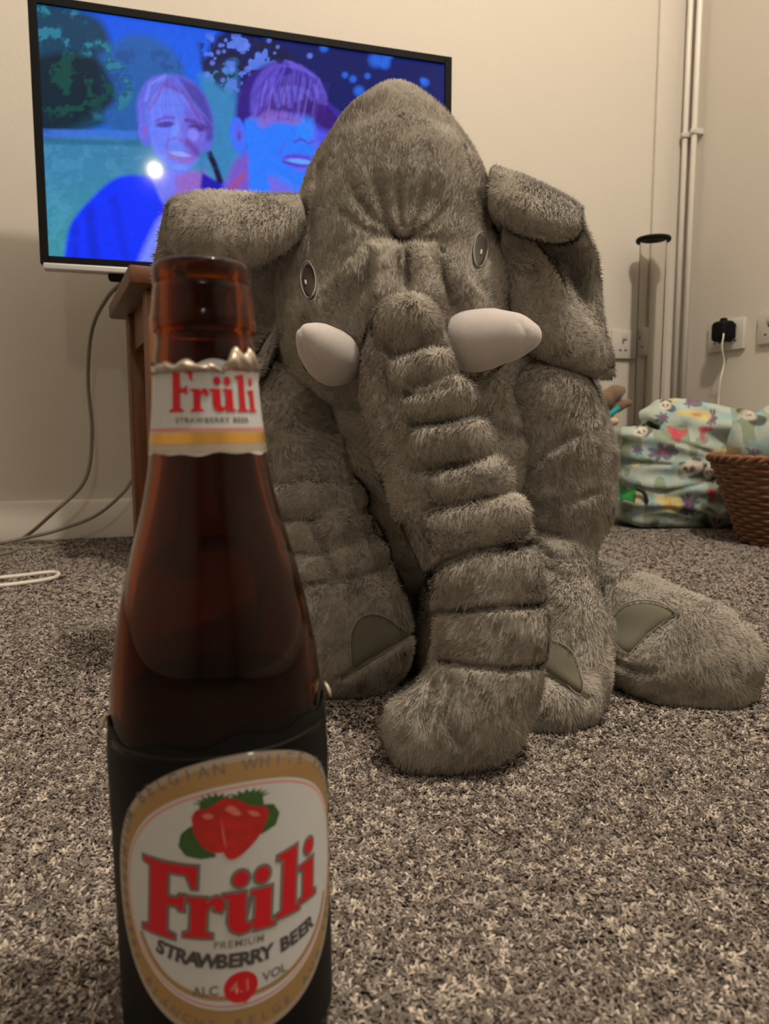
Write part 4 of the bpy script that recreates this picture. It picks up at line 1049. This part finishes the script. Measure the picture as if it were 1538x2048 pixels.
# strawberries
BC = (-0.0036, .0192)
leafs = [flat_poly([(BC[0]-.0105+x, BC[1]+y) for x, y in ((0, -.001), (.002, .0), (.005, -.004), (.007, -.0095), (.003, -.0100), (-.001, -.0092), (-.0030, -.0065), (-.0022, -.003))]),
         flat_poly([(BC[0]+.0092+x, BC[1]+y) for x, y in ((0, .003), (.003, .0022), (.0048, -.001), (.0036, -.0040), (0, -.0052), (-.0038, -.0058), (-.002, 0))])]
for sx, ox, w in ((-1, -.0035, .0085), (1, .0045, .0095)):
    pts = []; m = 9
    for k in range(m*2+1):
        t = k/(m*2); a = PI*(1.0-t); r = (.0062 if k % 2 else .0040); pts.append((BC[0]+ox+math.cos(a)*r*w/.0085, BC[1]+.0052+math.sin(a)*r*.55))
    pts += [(BC[0]+ox+.005, BC[1]+.002), (BC[0]+ox, BC[1]), (BC[0]+ox-.005, BC[1]+.002)]
    leafs.append(flat_poly(pts))
put_label('leaf_print', join_bm(leafs), ZL, .00069, AZL, I_LEAF, lab, TL)
bl = [(-.0098, .0018), (-.0085, .0038), (-.0060, .0042), (-.0035, .0055), (-.001, .0066), (.0015, .0052), (.001, -.0025), (-.001, -.0075), (-.003, -.0085), (-.0065, -.0070), (-.009, -.003)]
br = [(-.0022, .0030), (-.0005, .0052), (.002, .0060), (.004, .0045), (.007, .0030), (.0098, .0022), (.0104, -.0005), (.0085, -.0048), (.0045, -.0088), (.0010, -.0108), (-.0012, -.0095), (-.0028, -.004)]
def smoothp(p): return [tuple(x) for x in catmull(np.array(p+[p[0]]), 4)[:-1]]
put_label('strawberry_print', flat_poly([(BC[0]+x, BC[1]+y) for x, y in smoothp(bl)]), ZL, .00073, AZL, I_BERRY, lab, TL)
put_label('strawberry_print', flat_poly([(BC[0]+x, BC[1]+y) for x, y in smoothp(br)]), ZL, .00077, AZL, I_BERRY, lab, TL)
put_label('strawberry_shine', join_bm([flat_poly([(BC[0]+x, BC[1]+y) for x, y in smoothp(p)]) for p in ([(-.0012, .0035), (-.0004, .0044), (.0012, .0042), (.003, .0018), (.0015, .0015)], [(.0045, .0022), (.0065, .0018), (.0082, .0002), (.0062, .0004)], [(-.0022, .0020), (-.0018, -.004), (-.0008, -.0075), (-.0016, -.0020)], [(-.0072, .0022), (-.0055, .0030), (-.004, .0018), (-.0058, .0012)])]), ZL, .00081, AZL, I_LT, lab, TL)
# the name, rising to the right
TW = TL-math.radians(3.0)
word([(-.0280, .0156, -.0018), (-.0152, .0104, -.0006), (-.0052, .0144, .0002), (.0094, .0080, .0014), (.0170, .0076, .0026)], .0112, -.0132, lab, ZL, AZL, .00086, I_RED, I_GREY, TW)
put_label('small_lettering', mv(text_bm('PREMIUM', .0030, .00005, 1.15), -.0005, -.0162), ZL, .00072, AZL, I_GREY, lab, TW)
def curved_text(txt, size, y0, width, sag, bold):
    n = len(txt); out = []; wt = {'W': 1.5, ' ': .8, 'A': 1.05}; ws = [wt.get(c_, 1.0) for c_ in txt]; cx_ = np.cumsum(ws)-np.array(ws)/2; cx_ = (cx_-cx_[0])/(cx_[-1]-cx_[0])-.5
    for k, ch in enumerate(txt):
        if ch == ' ': continue
        x = cx_[k]*width; y = y0+sag*(2*x/width)**2; out.append(mv(text_bm(ch, size, bold), x, y, math.atan(8*sag*x/width**2)))
    return join_bm(out)
put_label('lettering', curved_text('STRAWBERRY BEER', .0056, -.0212, .044, .0022, .0003), ZL, .00072, AZL, I_DARK, lab, TW)
put_label('red_disc', flat_poly(circ(-.0018, 0, .0046, 30)), ZL-.0290, .00074, AZL, I_RED, lab)
put_label('lettering', mv(text_bm('4.1', .0048, .0001), -.0018, 0), ZL-.0290, .0008, AZL, I_LT, lab)
put_label('lettering', mv(text_bm('ALC', .0038, .0001), -.0112, 0), ZL-.0290, .00074, AZL, I_GREY, lab)
put_label('lettering', mv(text_bm('VOL', .0038, .0001), .0078, .0006), ZL-.0290, .00074, AZL, I_GREY, lab)

# neck label
def neck_label():
    n = 150; th = np.linspace(0, 2*PI, n, endpoint=False); rel = (th-AZ0+PI) % (2*PI)-PI
    zt = .2048+.0008*np.sin(rel*3)+.0007*np.sin(rel*7+1); zb = .1797+.0003*np.sin(rel*11)+.0003*np.sin(rel*5)
    V = []; rows = 16
    for k in range(rows+1):
        z = zb+(zt-zb)*k/rows; r = np.array([rad_at(a) for a in z])+.00025+.0008*max(0, (k-rows+2)/2)*vnoise(np.stack([np.cos(th)*5, np.sin(th)*5, z*100], -1), 1.0)
        V.append(np.stack([r*np.sin(th), -r*np.cos(th), z], 1))
    V = np.concatenate(V); q = [(k*n+i, k*n+(i+1) % n, (k+1)*n+(i+1) % n, (k+1)*n+i) for k in range(rows) for i in range(n)]
    return mesh_np('neck_label', V, None, q, I_WHITE, BOT, local=True)
NL = neck_label()
def band(name, z0, z1, off, mat, wob=0.0, r0=-PI, r1=PI):
    n = 120; th = np.linspace(r0, r1, n); V = []
    for k in range(4):
        z = np.full(n, z0+(z1-z0)*k/3)+wob*np.sin(th*9+k)*(k == 0); r = np.array([rad_at(a) for a in z])+off; V.append(np.stack([r*np.sin(th+AZ0), -r*np.cos(th+AZ0), z], 1))
    V = np.concatenate(V); q = [(k*n+i, k*n+i+1, (k+1)*n+i+1, (k+1)*n+i) for k in range(3) for i in range(n-1)]
    return mesh_np(name, V, None, q, mat, NL, local=True)
band('silver_edge', .1800, .1825, .00033, I_SILV, .0003)
band('gold_stripe', .1826, .1858, .00036, I_GOLD)
band('pink_stripe', .1862, .1870, .00036, I_PINK)
band('pink_stripe', .2026, .2034, .00036, I_PINK, 0, .35, 1.8)
word([(-.0120, .0068, 0), (-.0058, .0048, 0), (-.0008, .0070, 0), (.0066, .0037, 0), (.0106, .0036, 0)], .0061, -.0054, NL, .1968, AZN, .0005, I_RED, None, 0)
put_label('lettering', text_bm('STRAWBERRY BEER', .0020, .00006, 1.25), .1890, .0004, AZN, I_GREY, NL)
# peeled foil on the top edge of the neck label
def foil(name, r0, r1, zb, amp, mat):
    n = 28; m = 7; t = np.linspace(r0, r1, n); V = []
    for k in range(m):
        f = k/(m-1); env = np.sin(np.linspace(0, PI, n))**.6
        z = zb+amp*env*f*(1+.25*np.sin(t*14)); r = np.array([rad_at(a) for a in z])+.0006+.0016*math.sin(f*PI)*env+.0004*np.sin(t*23+k)
        V.append(np.stack([r*np.sin(t+AZ0), -r*np.cos(t+AZ0), z], 1))
    V = np.concatenate(V); q = [(k*n+i, k*n+i+1, (k+1)*n+i+1, (k+1)*n+i) for k in range(m-1) for i in range(n-1)]
    o = mesh_np(name, V, None, q, mat, NL, local=True); s = o.modifiers.new('thick', 'SOLIDIFY'); s.thickness = .0002
foil('peeled_foil', -1.25, .35, .2022, .0030, I_SILV)
foil('peeled_foil', .30, 1.35, .2030, .0062, I_GOLD if False else I_SILV)

# ================================================================ panda print bag, basket and the toy beside them
def fabric_tint(V, seed=0):
    x, y = proj(V); P3 = np.stack([x, y, x*0+seed*90.], -1); x = x+26*(vnoise(P3, 1/30.)-.5); y = y+22*(vnoise(P3+70, 1/26.)-.5)
    c = np.tile(lin((184, 198, 190)), (len(V), 1)).astype(float)
    def put(m, col):
        nonlocal c
        m = np.clip(m, 0, 1)[:, None]*.74; c = c*(1-m)+lin(col)*m
    def el(cx, cy, rx, ry, s=.25, rot=0):
        a = math.radians(rot); dx, dy = x-cx, y-cy; X = dx*math.cos(a)+dy*math.sin(a); Y = -dx*math.sin(a)+dy*math.cos(a)
        return np.clip((1-np.hypot(X/rx, Y/ry))/s+.5, 0, 1)
    put((vnoise(P3, 1/22.) > .54)*.9, (126, 142, 112)); put((vnoise(P3+300, 1/18.) > .66)*.8, (150, 190, 200))
    def flower(cx, cy, r, col=(84, 74, 112), mid=(150, 70, 110)):
        for k in range(7):
            a = 2*PI*k/7; put(el(cx+math.cos(a)*r*.6, cy+math.sin(a)*r*.45, r*.42, r*.22, .3, math.degrees(a)), col)
        put(el(cx, cy, r*.3, r*.25), mid)
    def heart(cx, cy, r, col=(206, 70, 92)):
        put(el(cx-r*.4, cy-r*.2, r*.6, r*.55), col); put(el(cx+r*.4, cy-r*.2, r*.6, r*.55), col); put(el(cx, cy+r*.35, r*.5, r*.75), col)
    def panda(cx, cy, r, fl=1):
        put(el(cx+fl*r*.9, cy+r*.5, r*1.0, r*.75), (20, 20, 22)); put(el(cx-r*.7, cy-r*.7, r*.36, r*.32), (20, 20, 22)); put(el(cx+r*.7, cy-r*.7, r*.36, r*.32), (20, 20, 22))
        put(el(cx, cy, r, r*.85), (226, 214, 200)); put(el(cx-r*.38, cy, r*.22, r*.28), (24, 24, 26)); put(el(cx+r*.38, cy, r*.22, r*.28), (24, 24, 26)); put(el(cx, cy+r*.32, r*.14, r*.1), (24, 24, 26))
    for f in ((1328, 842, 17), (1421, 833, 18), (1284, 898, 14), (1326, 902, 22), (1506, 908, 20), (1378, 1000, 20), (1380, 1018, 17), (1332, 792, 14), (1390, 802, 14), (1316, 1050, 13), (1470, 1062, 12)): flower(*f)
    for f in ((1388, 826, 30, 8), (1442, 912, 40, 13), (1342, 1012, 26, 18), (1272, 930, 12, 6), (1350, 795, 12, 6)): put(el(*f), (232, 208, 130)); put(el(f[0], f[1], f[2]*.18, f[3]*.35), (232, 130, 90))
    for f in ((1352, 868, 15), (1411, 862, 16), (1422, 985, 18), (1440, 790, 10)): heart(*f)
    for f in ((1378, 935, 16, 1), (1498, 832, 17, 1), (1434, 1036, 20, -1), (1337, 812, 12, 1), (1284, 856, 12, 1), (1408, 945, 13, 1)): panda(*f)
    return c
M_PRINT = mat_attr('panda_print_cotton', rough=.85, sheen=.1, spec=.2, bump=.0006, bscale=900)
BAGR = empty('panda_print_bag', (.60, 1.44, 0), 'mint green bag with panda and flower print slumped in the corner behind the elephant', 'bag')
def bag_f(P):
    q = P-np.array([.600, 1.455, .105], np.float32)
    a = .06; X = q[..., 0]*math.cos(a)+q[..., 1]*math.sin(a); Y = -q[..., 0]*math.sin(a)+q[..., 1]*math.cos(a); Z = q[..., 2]
    hx, hy, hz, r = .136-.012*np.clip(-Z/.1, -1, 1), .068, .100, .035
    dx, dy, dz = np.abs(X)-hx+r, np.abs(Y)-hy+r, np.abs(Z)-hz+r
    d = np.sqrt(np.maximum(dx, 0)**2+np.maximum(dy, 0)**2+np.maximum(dz, 0)**2)+np.minimum(np.maximum(dx, np.maximum(dy, dz)), 0)-r
    d = smin(d, s_ell(P, W(1365, 826, 1.46), (.085, .06, .026)), .025)
    d = smin(d, s_ell(P, W(1455, 848, 1.42), (.055, .055, .030)), .02)
    z = P[..., 2]; w = vnoise(P*np.array([.5, .5, 1.4], np.float32), 26)-.5
    d = d-.007*w-.004*(vnoise(P, 55)-.5)-.0035*np.sin(z*150+P[..., 0]*22+3*vnoise(P, 12))
    x, y = proj(P)
    for pl in ([(1250, 975), (1330, 985), (1400, 970), (1460, 945)], [(1255, 1020), (1340, 1018), (1400, 1030)], [(1300, 845), (1340, 880), (1420, 905)], [(1240, 925), (1340, 930)]): d = d+groove(P, pl, .005, .006, 1.47, False)
    return flo(d, P)
V, Q = surface(bag_f, (.42, 1.34, -.01), (.79, 1.56, .29), .0026)
mesh_np('fabric', V, None, Q, M_PRINT, BAGR, tint=fabric_tint(V))
BGB = bvh_of(V, Q)
decal('green_tag', [(1240, 972), (1272, 975), (1270, 1008), (1240, 1004)], (1256, 990), BGB, mat_plain('green_woven_tag', rgba(60, 165, 80), .7, bump=.0001), BAGR, off=.002, rings=3)
decal('cream_tag', [(1272, 985), (1284, 988), (1283, 1006), (1271, 1006)], (1277, 996), BGB, mat_plain('cream_tag_paper', rgba(205, 190, 155), .7, bump=.0001), BAGR, off=.002, rings=2)
M_STRAP = mat_plain('dark_webbing', (.03, .03, .03, 1), .8, bump=.0002)
V, q, t = tube_geo(catmull([W(1274, 976, 1.376), W(1288, 986, 1.374), W(1294, 1004, 1.374)], 6), .004, 6); mesh_np('strap', V, t, q, M_STRAP, BAGR)

def basket():
    c = np.array([.700, 1.215, 0]); root = empty('wicker_basket', tuple(c), 'brown wicker basket in front of the panda print bag at the right edge', 'basket')
    MW = mat_plain('brown_willow', rgba(128, 88, 62), .6, bump=.0003, bscale=500, var=.35, vscale=60)
    hgt = .146; rb, rt = .082, .138; ns = 34; rows = 20; Vs, Qs, Ts = [], [], []; o = 0
    def add(V, q, t):
        nonlocal o
        Vs.append(V); Qs.append(np.array(q)+o); 
        if len(t): Ts.append(np.array(t)+o)
        o += len(V)
    for k in range(rows):
        z = .006+(hgt-.010)*k/rows; r = rb+(rt-rb)*z/hgt; n = ns*4; th = np.arange(n)*2*PI/n
        rr = r+.0032*np.sin(th*ns/2+(PI if k % 2 else 0)); P = np.stack([c[0]+rr*np.cos(th), c[1]+rr*np.sin(th), z+0*th+.0008*np.sin(th*3+k)], 1)
        V, q, t = tube_geo(P, .0036, 5, closed=True); add(V, q, t)
    ob = mesh_np('weave', np.vstack(Vs), None, np.vstack(Qs), MW, root); ob['kind'] = 'stuff'
    Vs, Qs, Ts, o = [], [], [], 0
    for k in range(ns):
        a = 2*PI*k/ns; V, q, t = tube_geo([(c[0]+rb*math.cos(a), c[1]+rb*math.sin(a), 0.002), (c[0]+rt*math.cos(a), c[1]+rt*math.sin(a), hgt)], .0024, 5); add(V, q, t)
    ob = mesh_np('stakes', np.vstack(Vs), np.vstack(Ts), np.vstack(Qs), MW, root); ob['kind'] = 'stuff'
    th = np.arange(160)*2*PI/160
    for ph in (0, PI):
        P = np.stack([c[0]+(rt+.004*np.cos(th*22+ph))*np.cos(th), c[1]+(rt+.004*np.cos(th*22+ph))*np.sin(th), hgt+.004*np.sin(th*22+ph)], 1)
        V, q, t = tube_geo(P, .0042, 6, closed=True); mesh_np('braided_rim', V, None, q, MW, root)
    V, q = lathe_geo([(0, .003), (rb-.003, .003), (rb-.001, .008), (0, .008)], 40); mesh_np('base', V+c, None, q, MW, root)
basket()
CUR = empty('panda_print_cushion', (.705, 1.225, .01), 'mint panda print cushion stuffed into the wicker basket', 'cushion')
def cush_f(P):
    d = s_ell(P, (.705, 1.225, .165), (.118, .105, .078)); d = smin(d, s_ell(P, (.705, 1.225, .09), (.088, .085, .070)), .03)
    return d-.005*(vnoise(P, 30)-.5)-.003*np.sin(P[..., 0]*120+4*vnoise(P, 14))
V, Q = surface(cush_f, (.56, 1.09, .008), (.84, 1.36, .27), .003)
mesh_np('fabric', V, None, Q, M_PRINT, CUR, tint=fabric_tint(V, 3))

TOY = empty('long_eared_soft_toy', (.425, 1.36, 0), 'small brown soft toy with floppy ears leaning between the elephant and the panda bag', 'soft toy')
M_TOY = mat_plain('brown_toy_plush', rgba(120, 98, 78), .95, bump=.0008, bscale=500, sheen=.3, var=.15, vscale=60); M_TOYD = mat_plain('dark_toy_plush', rgba(62, 56, 46), .95, bump=.0008, bscale=500, sheen=.2, var=.2, vscale=50)
V, Q = surface(lambda P: flo(smin(s_ell(P, (.402, 1.37, .098), (.030, .034, .102)), s_ell(P, (.392, 1.35, .02), (.026, .045, .022)), .02), P), (.33, 1.28, -.01), (.47, 1.43, .215), .0025); mesh_np('body', V, None, Q, M_TOYD, TOY)
V, Q = surface(lambda P: s_chain(P, [(1175, 826, 1.36, 22), (1200, 838, 1.35, 26)], .01), W(1175, 826, 1.36)-.05, W(1200, 838, 1.35)+.05, .0022); mesh_np('head', V, None, Q, M_TOY, TOY)
for pts in ([(1186, 822, 1.35, 12), (1208, 800, 1.345, 18), (1230, 786, 1.345, 15), (1244, 780, 1.345, 8)], [(1208, 824, 1.35, 10), (1232, 812, 1.35, 12), (1256, 806, 1.35, 8)]):
    P_ = np.array([W(*p[:3]) for p in pts]); V, Q = surface(lambda P: s_chain(P, pts, .008), P_.min(0)-.03, P_.max(0)+.03, .002); mesh_np('ear', V, None, Q, M_TOY, TOY)
V, q, t = tube_geo([W(1208, 838, 1.33), W(1222, 828, 1.33), W(1238, 814, 1.33)], .0055, 8); mesh_np('teal_ribbon', V, t, q, mat_plain('teal_ribbon_cloth', rgba(30, 140, 150), .6, bump=.0001), TOY)
V, Q = surface(lambda P: s_ell(P, W(1226, 843, 1.33), (.011, .010, .008)), W(1226, 843, 1.33)-.02, W(1226, 843, 1.33)+.02, .0015); mesh_np('paw', V, None, Q, mat_plain('cream_toy_plush', rgba(200, 178, 150), .9, bump=.0004), TOY)
